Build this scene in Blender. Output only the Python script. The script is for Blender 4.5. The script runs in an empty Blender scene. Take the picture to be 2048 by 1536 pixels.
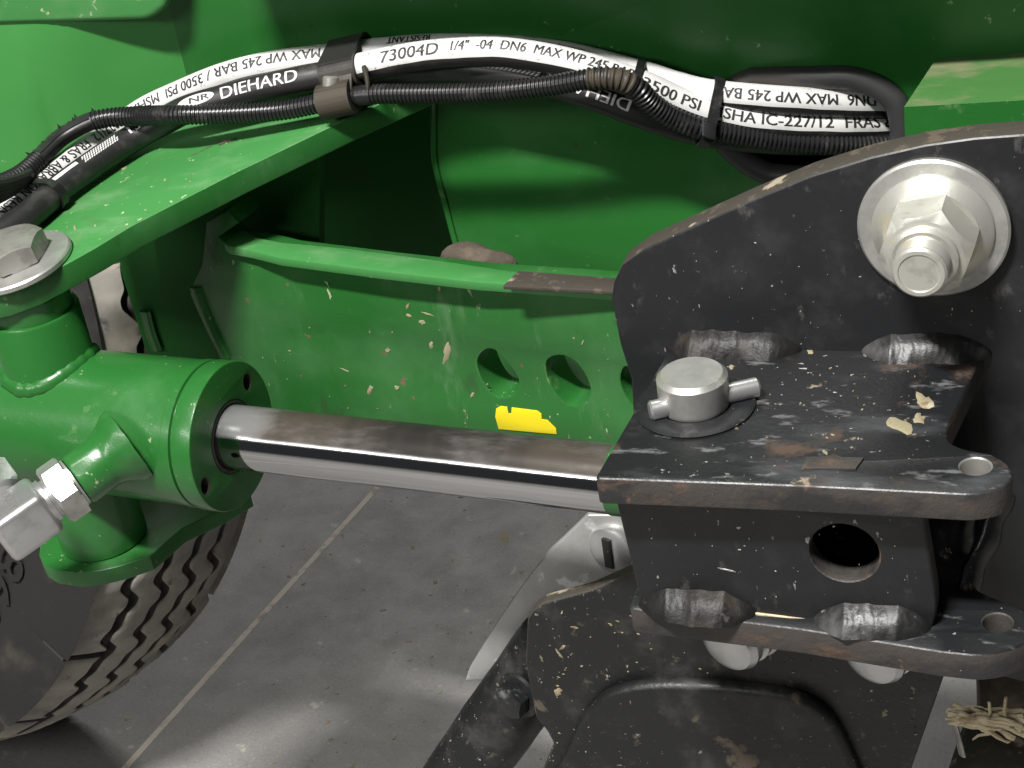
import bpy, bmesh, math, random
import numpy as np
from mathutils import Vector, Matrix, noise
from math import radians, sin, cos, pi

# ---------------------------------------------------------------- camera, world, lamps, exposure
sc = bpy.context.scene
COL = sc.collection
FPX, PITCH, ROLL, YAW, CAMH = 3600.0, radians(30), radians(9.5), radians(21), 828.0   # px, angles, mm
_z = np.array([0, 0, 1.0])
_fh = np.array([-sin(YAW), cos(YAW), 0]); _r0 = np.array([cos(YAW), sin(YAW), 0])
FW = _fh*cos(PITCH) - _z*sin(PITCH); _u0 = _fh*sin(PITCH) + _z*cos(PITCH)
RT = cos(ROLL)*_r0 - sin(ROLL)*_u0; UP = sin(ROLL)*_r0 + cos(ROLL)*_u0
cd = bpy.data.cameras.new('camera'); cam = bpy.data.objects.new('camera', cd); COL.objects.link(cam)
cd.sensor_width = 36; cd.lens = FPX/2048*36; cd.clip_start = 0.02; cd.clip_end = 60
m = Matrix([[RT[i], UP[i], -FW[i], 0] for i in range(3)] + [[0, 0, 0, 1]])
m.translation = Vector((0, 0, CAMH*0.001)); cam.matrix_world = m
sc.camera = cam

world = bpy.data.worlds.new('World'); sc.world = world; world.use_nodes = True
bg = world.node_tree.nodes['Background']
bg.inputs['Color'].default_value = (0.93, 0.97, 1.0, 1); bg.inputs['Strength'].default_value = 0.036

def lamp(name, loc, target, sx, sy, watts, col=(1, 0.975, 0.94), roll=0):
    l = bpy.data.lights.new(name, 'AREA'); l.shape = 'RECTANGLE'; l.size = sx; l.size_y = sy
    l.energy = watts; l.color = col
    o = bpy.data.objects.new(name, l); COL.objects.link(o); o.location = loc
    d = Vector(target) - Vector(loc); o.rotation_euler = d.to_track_quat('-Z', 'Y').to_euler()
    return o
# workshop strip lights: a twin tube behind the camera, one nearly overhead; the rear lamp is added floor fill
TGT = (-0.28, 0.70, 0.35)
lamp('work_light_tube', (-1.30, -1.25, 1.50), TGT, 1.5, 0.035, 9)
lamp('work_light_tube', (-1.30, -1.20, 1.63), TGT, 1.5, 0.035, 9)
lamp('ceiling_or_fill_lamp', (-0.50, -0.40, 2.45), TGT, 0.45, 0.12, 108)
lamp('ceiling_or_fill_lamp', (-1.3, 3.3, 2.35), (-0.55, 1.0, 0.0), 1.2, 0.14, 44)  # added fill from behind, brightens the floor under the machine
sc.view_settings.view_transform = 'Standard'; sc.view_settings.look = 'None'
sc.view_settings.exposure = 0.06; sc.view_settings.gamma = 1
sc.cycles.use_denoising = True
sc.cycles.max_bounces = 8

# ---------------------------------------------------------------- geometry helpers (millimetres, camera at the origin)
RNG = random.Random(7)
V = lambda *a: np.array(a, float)
def ray(u, v): return FW + (u-1024)/FPX*RT - (v-768)/FPX*UP
def atZ(u, v, H): r = ray(u, v); return r*(-H/r[2])
def atY(u, v, Y): r = ray(u, v); return r*(Y/r[1])
def onp(u, v, p, n): r = ray(u, v); return r*(np.dot(p, n)/np.dot(r, n))
def unit(a): a = np.asarray(a, float); return a/np.linalg.norm(a)
def pix(p): d = p@FW; return V(1024+FPX*(p@RT)/d, 768-FPX*(p@UP)/d)

def spline(pts, step):
    P = np.array(pts, float); P = np.vstack([2*P[0]-P[1], P, 2*P[-1]-P[-2]]); out = []
    for i in range(1, len(P)-2):
        a, b, c, d = P[i-1:i+3]
        for t in np.linspace(0, 1, 40, endpoint=False):
            out.append(0.5*((2*b)+(c-a)*t+(2*a-5*b+4*c-d)*t*t+(3*b-a-3*c+d)*t**3))
    out.append(P[-2]); out = np.array(out)
    L = np.concatenate([[0], np.cumsum(np.linalg.norm(np.diff(out, axis=0), axis=1))])
    n = max(2, int(L[-1]/step)); s = np.linspace(0, L[-1], n+1)
    return np.stack([np.interp(s, L, out[:, k]) for k in range(3)], 1)

class MB:
    """collects shapes (mm) that become ONE mesh"""
    def __init__(s): s.v = []; s.f = []; s.m = []
    def add(s, verts, faces, mi=0):
        o = len(s.v); s.v += [tuple(map(float, p)) for p in verts]
        s.f += [tuple(i+o for i in f) for f in faces]; s.m += ([mi]*len(faces) if isinstance(mi, int) else list(mi)); return s
    def sweep(s, path, rad, seg=16, ref=None, closed=False, caps=True, mi=0, flat=1.0, rfun=None):
        """tube along path; rad number or list; flat squashes it along the second frame axis"""
        P = np.asarray(path, float); n = len(P)
        T = np.gradient(P, axis=0) if not closed else np.roll(P, -1, 0)-np.roll(P, 1, 0)
        T /= np.linalg.norm(T, axis=1)[:, None]
        verts = []; N = None
        for i in range(n):
            if ref is not None: N0 = np.asarray(ref(P[i]) if callable(ref) else ref, float)
            elif N is None: N0 = V(0, 0, 1) if abs(T[i][2]) < .9 else V(1, 0, 0)
            else: N0 = N
            N = unit(N0 - T[i]*(N0@T[i])); B = np.cross(T[i], N)
            r = rad[i] if hasattr(rad, '__len__') else rad
            for k in range(seg):
                a = 2*pi*k/seg; rr = r if rfun is None else r*rfun(i, a)
                verts.append(P[i]+rr*(cos(a)*N+flat*sin(a)*B))
        F = []
        for i in range(n if closed else n-1):
            j = (i+1) % n
            for k in range(seg):
                l = (k+1) % seg; F.append((i*seg+k, i*seg+l, j*seg+l, j*seg+k))
        if caps and not closed:
            F.append(tuple(range(seg-1, -1, -1))); F.append(tuple((n-1)*seg+k for k in range(seg)))
        return s.add(verts, F, mi)
    def lathe(s, prof, org, axis, seg=48, mi=0, ref=None, capped=True):
        """prof: (radius, height) list along axis; mi may be a list per profile step"""
        A = unit(axis); N0 = V(0, 0, 1) if abs(A[2]) < .9 else V(1, 0, 0)
        if ref is not None: N0 = np.asarray(ref, float)
        N = unit(N0-A*(N0@A)); B = np.cross(A, N); verts = []; F = []; M = []
        for r, h in prof:
            for k in range(seg):
                a = 2*pi*k/seg; verts.append(np.asarray(org)+A*h+max(r, 1e-4)*(cos(a)*N+sin(a)*B))
        for i in range(len(prof)-1):
            for k in range(seg):
                l = (k+1) % seg; F.append((i*seg+k, i*seg+l, (i+1)*seg+l, (i+1)*seg+k)); M.append(mi if isinstance(mi, int) else mi[i])
        if capped:
            F.append(tuple(range(seg-1, -1, -1))); F.append(tuple((len(prof)-1)*seg+k for k in range(seg)))
            M += [M[0], M[-1]]
        return s.add(verts, F, M)
    def hexnut(s, org, axis, af, h, ref, mi=0, ch=0.12):
        """hexagon prism with chamfered rim; af = across flats"""
        R = af/math.sqrt(3); A = unit(axis); N = np.asarray(ref, float); N = unit(N-A*(N@A)); B = np.cross(A, N); verts = []; F = []
        rings = [(R*(1-ch*.6), 0), (R, h*.06), (R, h*(1-ch*1.2)), (R*(1-ch), h)]
        sub = 4; n = 6*sub
        for ri, (r, hh) in enumerate(rings):
            for k in range(n):
                a0 = 2*pi*(k//sub)/6; a1 = 2*pi*(k//sub+1)/6; t = (k % sub)/sub
                p = (1-t)*V(cos(a0), sin(a0))+t*V(cos(a1), sin(a1)); q = p*r
                if ri in (0, 3): q = unit(p)*min(r, R*.97)*(.93 if ri == 3 else .95)
                z = hh
                if ri == 2: z = h*(1-ch*1.3*(np.linalg.norm(p)-.866)/.134*0.9-.02)
                verts.append(np.asarray(org)+A*z+N*q[0]+B*q[1])
        for i in range(3):
            for k in range(n): l = (k+1) % n; F.append((i*n+k, i*n+l, (i+1)*n+l, (i+1)*n+k))
        F.append(tuple(range(n-1, -1, -1))); F.append(tuple(3*n+k for k in range(n)))
        return s.add(verts, F, mi)
    def quadgrid(s, P, mi=0):
        n, k = len(P), len(P[0]); vs = [p for row in P for p in row]
        return s.add(vs, [(i*k+j, i*k+j+1, (i+1)*k+j+1, (i+1)*k+j) for i in range(n-1) for j in range(k-1)], mi)
    def build(s, name, mats, parent=None, angle=35, ripple=None):
        me = bpy.data.meshes.new(name)
        A = np.array(s.v)
        if ripple:
            amp, scl = ripple
            A = A + np.array([[noise.noise(Vector(p)*scl+Vector((k*31.7, 5, 9))) for k in range(3)] for p in s.v])*amp
        A = (A+V(0, 0, CAMH))*0.001
        org = Vector((0, 0, 0)) if parent is None else parent_origin(parent)
        me.from_pydata([tuple(p-np.array(org)) for p in A], [], s.f)
        mats = mats if isinstance(mats, (list, tuple)) else [mats]
        for mt in mats: me.materials.append(mt)
        me.polygons.foreach_set('material_index', s.m)
        bm = bmesh.new(); bm.from_mesh(me); bmesh.ops.recalc_face_normals(bm, faces=bm.faces); bm.to_mesh(me); bm.free()
        me.polygons.foreach_set('use_smooth', [True]*len(me.polygons)); me.set_sharp_from_angle(angle=radians(angle)); me.update()
        return link(name, me, parent)
def parent_origin(p):
    o = Vector((0, 0, 0)); q = p
    while q is not None: o += q.location; q = q.parent
    return o
def link(name, me, parent=None):
    o = bpy.data.objects.new(name, me); COL.objects.link(o)
    if parent is not None: o.parent = parent
    return o
def thing(name, label, cat, base, group=None):
    o = bpy.data.objects.new(name, None); COL.objects.link(o); o.empty_display_size = 0.02
    o.location = Vector((np.asarray(base)+V(0, 0, CAMH))*0.001); tag(o, label, cat, group); return o
def tag(o, label=None, cat=None, group=None, kind=None):
    if label: o['label'] = label
    if cat: o['category'] = cat
    if group: o['group'] = group
    if kind: o['kind'] = kind
    return o

def plate(name, out, holes, frame, th, mats, parent=None, bevel=0.8, off=0.0, res=1):
    """flat plate: outline and holes are 2-D (mm) in frame=(origin, ex, ey, normal); front face at the frame plane, thickness behind it.
    material 0 faces, 1 cut edges, 2 hole walls"""
    o0, ex, ey, nz = [np.asarray(a, float) for a in frame]
    cu = bpy.data.curves.new('tmp', 'CURVE'); cu.dimensions = '2D'; cu.fill_mode = 'BOTH'
    cu.extrude = th/2-bevel; cu.bevel_depth = bevel; cu.bevel_resolution = res; cu.offset = -bevel
    def area(p): p = np.array(p); x, y = p.T; return 0.5*np.sum(x*np.roll(y, -1)-y*np.roll(x, -1))
    for k, pl in enumerate([out]+list(holes)):
        pl = list(pl)
        if (area(pl) < 0) != (k > 0): pl = pl[::-1]
        sp = cu.splines.new('POLY'); sp.points.add(len(pl)-1); sp.use_cyclic_u = True
        for q, (x, y) in zip(sp.points, pl): q.co = (x, y, 0, 1)
    ob = bpy.data.objects.new('tmp', cu); COL.objects.link(ob)
    dg = bpy.context.evaluated_depsgraph_get(); me0 = bpy.data.meshes.new_from_object(ob.evaluated_get(dg))
    bpy.data.objects.remove(ob); bpy.data.curves.remove(cu)
    vs = np.array([v.co for v in me0.vertices]); fs = [tuple(p.vertices) for p in me0.polygons]; nr = [abs(p.normal.z) for p in me0.polygons]
    cen = [np.array(p.center) for p in me0.polygons]
    hc = [(np.mean(np.array(h), 0), np.max(np.linalg.norm(np.array(h)-np.mean(np.array(h), 0), axis=1))) for h in holes]
    bpy.data.meshes.remove(me0)
    mb = MB(); mi = []
    for a, c in zip(nr, cen):
        k = 0
        if a < .6: k = 1
        if a < .98 and any(np.linalg.norm(c[:2]-q) < r+.4 for q, r in hc): k = 2
        mi.append(min(k, len(mats)-1) if isinstance(mats, (list, tuple)) else 0)
    mb.add([o0+ex*x+ey*y+nz*(z-th/2+off) for x, y, z in vs], fs, mi)
    ob = mb.build(name, mats, parent, angle=24)
    bm = bmesh.new(); bm.from_mesh(ob.data); bmesh.ops.remove_doubles(bm, verts=bm.verts, dist=2e-6); bmesh.ops.recalc_face_normals(bm, faces=bm.faces); bm.to_mesh(ob.data); bm.free()
    ob.data.set_sharp_from_angle(angle=radians(24))
    return ob
def fr_h(H): return (V(0, 0, -H), V(1, 0, 0), V(0, 1, 0), V(0, 0, 1))                 # horizontal plate, seen from above
def fr_y(Y): return (V(0, Y, 0), V(1, 0, 0), V(0, 0, 1), V(0, -1, 0))                 # upright plate facing the camera side
def fr_2(p, q):                                                                       # upright plate through two plan points
    ex = unit(V(q[0]-p[0], q[1]-p[1], 0)); return (V(p[0], p[1], 0), ex, V(0, 0, 1), np.cross(ex, V(0, 0, 1)))
def tr(frame, pts):
    o, ex, ey, n = frame; r = []
    for u, v in pts: p = onp(u, v, o, n)-o; r.append((p@ex, p@ey))
    return r
def oval(cx, cy, a, b, rot=0, n=32):
    c, s = cos(rot), sin(rot)
    return [(cx+a*cos(t)*c-b*sin(t)*s, cy+a*cos(t)*s+b*sin(t)*c) for t in np.linspace(0, 2*pi, n, endpoint=False)]
def smooth2(pts, n=6):
    P = np.array(pts, float); out = []; N = len(P)
    for i in range(N):
        a, b, c, d = P[i-1], P[i], P[(i+1) % N], P[(i+2) % N]
        for t in np.linspace(0, 1, n, endpoint=False):
            out.append(0.5*((2*b)+(c-a)*t+(2*a-5*b+4*c-d)*t*t+(3*b-a-3*c+d)*t**3))
    return [tuple(p) for p in out]
def fillet(pts, rad, n=6):
    """round polygon corners; rad = one number or list"""
    P = [np.array(p, float) for p in pts]; N = len(P); out = []
    for i in range(N):
        r = rad[i] if hasattr(rad, '__len__') else rad
        a, b, c = P[i-1], P[i], P[(i+1) % N]
        if r <= 0: out.append(tuple(b)); continue
        d1, d2 = a-b, c-b; l1, l2 = np.linalg.norm(d1), np.linalg.norm(d2); r = min(r, l1*.45, l2*.45)
        p, q = b+d1/l1*r, b+d2/l2*r
        for t in np.linspace(0, 1, n+1): out.append(tuple((1-t)**2*p+2*t*(1-t)*b+t*t*q))
    return out
def box(mb, lo, hi, mi=0):
    x0, y0, z0 = lo; x1, y1, z1 = hi
    return mb.add([(x0,y0,z0),(x1,y0,z0),(x1,y1,z0),(x0,y1,z0),(x0,y0,z1),(x1,y0,z1),(x1,y1,z1),(x0,y1,z1)],
                  [(0,3,2,1),(4,5,6,7),(0,1,5,4),(1,2,6,5),(2,3,7,6),(3,0,4,7)], mi)
def rbox(mb, c, ex, ey, ez, hx, hy, hz, b, mi=0):
    """box with chamfered edges, centre c, half sizes"""
    bm = bmesh.new(); bmesh.ops.create_cube(bm, size=2)
    for v in bm.verts: v.co = (v.co.x*hx, v.co.y*hy, v.co.z*hz)
    bmesh.ops.bevel(bm, geom=bm.edges[:], offset=b, segments=3, affect='EDGES', profile=.5)
    vs = [np.asarray(c)+np.asarray(ex)*v.co.x+np.asarray(ey)*v.co.y+np.asarray(ez)*v.co.z for v in bm.verts]
    fs = [[v.index for v in f.verts] for f in bm.faces]; bm.free()
    return mb.add(vs, fs, mi)
def weld(mb, path, r, seed, pitch=2.8, up=V(0, 0, 1), out=V(0, -1, 0)):
    """fillet weld fused into the corner line `path`: legs climb `up` one plate and lie `out` on the other, with crescent ripples"""
    P = spline(path, .6); n = len(P); K = 14; rows = []
    for i in range(n):
        e = min(1, i/22.0, (n-1-i)/22.0); e = max(0, e)**.6
        hu = r*e*(1+.22*noise.noise(Vector((i*.030, seed*7.3, 0)))+.08*noise.noise(Vector((i*.12, seed, 2))))
        ho = r*1.1*e*(1+.24*noise.noise(Vector((i*.026, seed*3.9, 5)))+.08*noise.noise(Vector((i*.13, seed, 8))))
        row = []
        for k in range(K+1):
            a = k/K; ph = (i*.6+3.4*(2*a-1)**2+.8*noise.noise(Vector((i*.05, a*2, seed))))/pitch
            b = .13*r*e*sin(pi*a)*(1+.5*noise.noise(Vector((i*.05, a*1.5, seed*2))))+.006*r*e*sin(pi*a)*(abs((ph % 1)*2-1)*2-1)
            row.append(P[i]+up*hu*(1-a)+out*ho*a+unit(up+out)*(b-.25))
        rows.append(row)
    return mb.quadgrid(rows)

# ---------------------------------------------------------------- materials
def nt(name):
    mt = bpy.data.materials.new(name); mt.use_nodes = True; t = mt.node_tree; return mt, t, t.nodes['Principled BSDF']
def nd(t, kind, **kw):
    n = t.nodes.new(kind)
    for k, v in kw.items():
        if k in n.inputs: n.inputs[k].default_value = v
        else: setattr(n, k, v)
    return n
def noisefac(t, scale, lo, hi, detail=4, rough=.6, seed=0, stretch=None, dist=0.0):
    co = nd(t, 'ShaderNodeTexCoord'); mp = nd(t, 'ShaderNodeMapping'); mp.inputs['Location'].default_value = (seed*1.37, seed*.71, seed*2.3)
    if stretch: mp.inputs['Scale'].default_value = stretch
    t.links.new(co.outputs['Object'], mp.inputs['Vector'])
    n = nd(t, 'ShaderNodeTexNoise'); n.inputs['Scale'].default_value = scale; n.inputs['Detail'].default_value = detail
    n.inputs['Roughness'].default_value = rough; n.inputs['Distortion'].default_value = dist
    t.links.new(mp.outputs['Vector'], n.inputs['Vector'])
    r = nd(t, 'ShaderNodeMapRange'); r.interpolation_type = 'SMOOTHSTEP'
    r.inputs['From Min'].default_value = lo; r.inputs['From Max'].default_value = hi
    t.links.new(n.outputs['Fac'], r.inputs['Value']); return r.outputs['Result'], n.outputs['Fac']
def mixc(t, fac, a, b):
    n = nd(t, 'ShaderNodeMix', data_type='RGBA')
    for sock, val in ((n.inputs[0], fac), (n.inputs[6], a), (n.inputs[7], b)):
        if hasattr(val, 'is_linked') or isinstance(val, bpy.types.NodeSocket): t.links.new(val, sock)
        else: sock.default_value = val if not isinstance(val, tuple) else (*val, 1)
    return n.outputs[2]
def mixf(t, fac, a, b):
    n = nd(t, 'ShaderNodeMix', data_type='FLOAT')
    for sock, val in ((n.inputs[0], fac), (n.inputs[2], a), (n.inputs[3], b)):
        if isinstance(val, bpy.types.NodeSocket): t.links.new(val, sock)
        else: sock.default_value = val
    return n.outputs[0]
def mul(t, a, b):
    n = nd(t, 'ShaderNodeMath', operation='MULTIPLY')
    for k, v in enumerate((a, b)):
        if isinstance(v, bpy.types.NodeSocket): t.links.new(v, n.inputs[k])
        else: n.inputs[k].default_value = v
    return n.outputs[0]
def bump(t, bsdf, h, strength, dist=0.0005):
    b = nd(t, 'ShaderNodeBump'); b.inputs['Strength'].default_value = strength; b.inputs['Distance'].default_value = dist
    t.links.new(h, b.inputs['Height']); t.links.new(b.outputs['Normal'], bsdf.inputs['Normal'])
def surf(name, base, layers=(), rough=.4, metal=0.0, bumps=None, coat=0.0, spec=.5, rvar=None):
    """layers: (colour, scale, lo, hi, roughness or None, seed, stretch, strength)"""
    mt, t, b = nt(name); col = tuple(base); ro = rough; me = metal
    for L in layers:
        c, s, lo, hi, lr, seed, st, k = (list(L)+[None]*8)[:8]
        f, _ = noisefac(t, s, lo, hi, 5, .62, seed or 0, st)
        if s >= 150:
            g, _ = noisefac(t, 9, .40, .62, 3, .6, (seed or 0)+50); f = mul(t, f, g)
        if k: f = mul(t, f, k)
        col = mixc(t, f, col, c)
        if lr is not None: ro = mixf(t, f, ro, lr)
        if metal > 0 and lr is not None and lr > .6: me = mixf(t, f, me, 0.0)
    for sock, val in (('Base Color', col), ('Roughness', ro), ('Metallic', me)):
        if isinstance(val, bpy.types.NodeSocket): t.links.new(val, b.inputs[sock])
        else: b.inputs[sock].default_value = (*val, 1) if isinstance(val, tuple) else val
    b.inputs['Specular IOR Level'].default_value = spec
    if coat: b.inputs['Coat Weight'].default_value = coat; b.inputs['Coat Roughness'].default_value = .12
    if bumps:
        _, h = noisefac(t, bumps[0], 0, 1, 4, .6, 3); bump(t, b, h, bumps[1], bumps[2])
    return mt
GREEN = (0.018, 0.122, 0.022)
DUSTG = (0.30, 0.42, 0.20)
M = {}
M['green'] = surf('green_paint', GREEN, [((0.036, 0.155, 0.040), 14, .45, .75, .45, 1), ((.030, .075, .024), 26, .60, .74, .6, 3, None, .5), (DUSTG, 45, .62, .76, .7, 2, None, .35), ((.42, .45, .28), 230, .665, .70, .8, 4, None, .8)],
                  rough=.30, bumps=(650, .22, .0004), coat=.2)
M['green_matt'] = surf('unpolished_green_paint', (0.016, 0.105, 0.019), [((.026, .07, .02), 20, .5, .7, .7, 19, None, .6)], rough=.7, spec=.2)
M['green_dusty'] = surf('dusty_green_paint', (0.046, 0.205, 0.052), [((0.14, 0.28, 0.13), 22, .46, .74, .62, 5, (1, 2.2, 1), .55), ((.05, .13, .04), 30, .62, .72, .6, 7, None, .4), ((.46, .48, .31), 190, .65, .69, .8, 6, None, .85)],
                  rough=.42, bumps=(500, .2, .0004))
M['green_wall'] = surf('sprayed_green_panel', (0.016, 0.118, 0.019), [((0.028, 0.142, 0.031), 10, .42, .72, .55, 8), ((.02, .06, .015), 55, .66, .72, .6, 20, None, .6), ((.30, .42, .22), 170, .675, .70, .8, 9, None, .7)],
                  rough=.36, bumps=(900, .14, .0003))
M['green_scuffed'] = surf('scuffed_green_paint', (0.017, 0.115, 0.020), [((0.036, 0.148, 0.039), 12, .45, .7, .5, 15), ((0.09, 0.195, 0.085), 60, .58, .74, .5, 11, (1, 1, .3), .6), ((.02, .05, .015), 40, .62, .70, .6, 10, (1, 1, .5), .5), ((.46, .46, .30), 170, .672, .70, .8, 12, (1.3, 1.3, .5), .85), ((.13, .085, .05), 110, .68, .70, .8, 13)],
                  rough=.34, bumps=(600, .2, .0004))
M['green_foot'] = surf('mossy_dusty_green', (0.055, 0.18, 0.042), [((0.19, 0.20, 0.105), 22, .42, .66, .8, 14), ((.42, .44, .3), 190, .66, .70, .8, 16)], rough=.6, bumps=(500, .15, .0004))
M['green_fender_lit'] = surf('lit_green_panel', (0.040, 0.20, 0.043), [((0.055, 0.235, 0.058), 6, .35, .75, .5, 17), ((.45, .5, .34), 130, .70, .715, .8, 18)], rough=.34, bumps=(900, .12, .0003))  # same green paint lightened, the fender's stronger light put into its colour
M['black'] = surf('black_paint', (0.0105, 0.0112, 0.0128), [((0.022, 0.0225, 0.024), 50, .48, .72, .5, 21, None, .8), ((.055, .050, .045), 14, .54, .76, .7, 22, None, .35), ((.085, .08, .074), 90, .60, .70, .7, 24, (1, 1, .6), .5), ((.30, .30, .29), 240, .665, .69, .6, 23, (1, 1, .5))],
                  rough=.40, bumps=(520, .2, .0004))
M['black_worn'] = surf('worn_black_paint', (0.0115, 0.0122, 0.0135), [((0.075, 0.079, 0.086), 18, .52, .74, .40, 31, (.6, 1.6, 1), .9), ((0.20, 0.205, 0.21), 90, .58, .70, .45, 36, (.5, 1.4, 1), .6), ((.085, .056, .040), 30, .58, .70, .75, 32, None, .8), ((.30, .24, .18), 60, .655, .70, .7, 33, None, .8), ((.46, .46, .45), 230, .668, .69, .5, 34, (1, 1.5, 1))],
                  rough=.34, bumps=(420, .3, .0005))
M['black_dirty'] = surf('dirty_black_steel', (0.0095, 0.010, 0.0105), [((0.036, 0.035, 0.033), 40, .48, .70, .6, 41), ((.11, .088, .063), 55, .60, .68, .8, 42, None, .8), ((.42, .37, .27), 170, .66, .685, .8, 43, (1, 1, .6)), ((.5, .5, .47), 330, .665, .685, .7, 44)],
                  rough=.40, bumps=(380, .4, .0007))
M['rust_edge'] = surf('rusted_cut_edge', (0.052, 0.045, 0.040), [((.024, .0235, .024), 18, .44, .60, .5, 51, (1, 1, 2)), ((.115, .068, .044), 40, .54, .68, .8, 54, (1, 1, 2), .8), ((.20, .115, .07), 90, .62, .72, .8, 52, None, .7), ((.33, .29, .24), 160, .71, .74, .7, 53)], rough=.6, bumps=(420, .6, .0008))
M['dirt_edge'] = surf('dirty_brown_edge', (0.045, 0.038, 0.030), [((.33, .28, .21), 32, .585, .65, .7, 61, (1, 1, .6)), ((.09, .07, .05), 120, .55, .65, .8, 62)], rough=.7, bumps=(300, .6, .0008))
M['weld_dark'] = surf('painted_weld_bead', (0.010, 0.0098, 0.010), [((.042, .033, .026), 40, .50, .70, .6, 71, None, .7), ((.09, .085, .08), 110, .63, .71, .4, 72, None, .6)], spec=.3, rough=.45, bumps=(300, .5, .0008))
M['weld_bright'] = surf('scraped_weld_bead', (0.062, 0.062, 0.063), [((.012, .0118, .012), 26, .38, .54, .4, 74), ((.22, .22, .22), 120, .58, .70, .35, 75, None, .8)], rough=.48, metal=.05, bumps=(260, .4, .0008))
M['zinc'] = surf('zinc_plated_steel', (0.56, 0.56, 0.535), [((.42, .42, .40), 60, .42, .66, .45, 81), ((.58, .55, .38), 30, .60, .76, .4, 82, None, .7)], rough=.36, metal=.72, bumps=(500, .12, .0003))
M['zinc_yellow'] = surf('yellowed_zinc_plate', (0.56, 0.555, 0.51), [((.60, .55, .36), 40, .52, .68, .42, 84, None, .8), ((.40, .39, .35), 90, .56, .7, .5, 85, None, .7)], rough=.34, metal=.6, bumps=(420, .15, .0004))
M['zinc_dull'] = surf('dull_grey_steel', (0.34, 0.335, 0.31), [((.22, .215, .195), 70, .45, .66, .5, 87), ((.12, .10, .08), 45, .66, .74, .7, 88)], rough=.42, metal=.55, bumps=(420, .2, .0004))
M['steel_fitting'] = surf('bright_steel_fitting', (0.60, 0.60, 0.60), [((.46, .46, .455), 60, .46, .66, .4, 91)], rough=.30, metal=.8, bumps=(420, .15, .0004))
M['galv'] = surf('galvanised_sheet', (0.42, 0.42, 0.41), [((.36, .36, .35), 38, .44, .62, .5, 93), ((.66, .66, .65), 60, .58, .70, .4, 94), ((.25, .22, .17), 120, .70, .74, .8, 95)], rough=.44, metal=.45, bumps=(240, .2, .0005))
M['rubber'] = surf('black_hose_rubber', (0.016, 0.016, 0.016), [((.055, .052, .048), 60, .52, .74, .7, 101, None, .7)], rough=.42, bumps=(700, .15, .0003))
M['plastic'] = surf('black_plastic_loom', (0.012, 0.012, 0.013), [((.05, .047, .042), 60, .55, .72, .7, 103, None, .8)], rough=.33)
M['loom_muddy'] = surf('muddy_loom', (0.042, 0.033, 0.021), [((.02, .019, .017), 90, .5, .62, .5, 104)], rough=.7)
M['trim'] = surf('grey_black_rubber_trim', (0.034, 0.034, 0.036), [((.06, .05, .043), 22, .50, .70, .7, 106), ((.4, .38, .34), 210, .755, .77, .8, 107)], rough=.45, bumps=(500, .15, .0003))
M['clamp'] = surf('dusty_clamp_steel', (0.020, 0.0195, 0.0185), [((.045, .036, .025), 30, .42, .62, .7, 109), ((.10, .095, .085), 80, .62, .75, .45, 110)], rough=.40, bumps=(400, .25, .0004))
M['print_white'] = surf('white_hose_print', (0.60, 0.60, 0.59), [((.40, .40, .39), 60, .52, .72, .6, 112, None, .5), ((.10, .10, .10), 260, .63, .67, .6, 113, None, .7)], rough=.5)
M['print_black'] = surf('black_hose_print', (0.02, 0.02, 0.02), rough=.55)
M['yellow'] = surf('yellow_decal', (0.76, 0.62, 0.008), [((.38, .30, .02), 150, .70, .74, .6, 114)], rough=.42)
M['void'] = surf('unlit_interior', (0.004, 0.004, 0.004), rough=.9)  # near-black: darkness inside the panel opening put into the colour
M['mud'] = surf('dried_mud', (0.062, 0.049, 0.036), [((.11, .088, .066), 90, .45, .65, .9, 116)], rough=.9, bumps=(200, .6, .001))
M['straw'] = surf('dry_straw', (0.58, 0.50, 0.34), [((.34, .26, .15), 120, .45, .65, .8, 118), ((.66, .58, .40), 220, .6, .7, .7, 119)], rough=.75)
M['fleck'] = surf('dry_grass_fleck', (0.27, 0.24, 0.15), [((.20, .14, .08), 160, .5, .62, .8, 121), ((.40, .37, .26), 90, .58, .68, .8, 122)], rough=.8)
M['tread'] = surf('dusty_tread_rubber', (0.29, 0.27, 0.24), [((.18, .17, .155), 16, .40, .62, .8, 124), ((.40, .34, .255), 11, .54, .70, .9, 125, None, .8), ((.05, .047, .044), 70, .62, .72, .8, 126, None, .7)], rough=.8, bumps=(300, .3, .0006))
M['sidewall'] = surf('black_sidewall_rubber', (0.019, 0.0187, 0.018), [((.060, .053, .044), 14, .50, .70, .85, 128), ((.24, .21, .16), 60, .67, .74, .9, 129)], rough=.75, bumps=(260, .3, .0006), spec=.3)
M['groove'] = surf('tread_groove_rubber', (0.040, 0.037, 0.033), [((.07, .06, .048), 40, .55, .72, .9, 131)], rough=.8)
M['grommet_hole'] = M['void']

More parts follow.
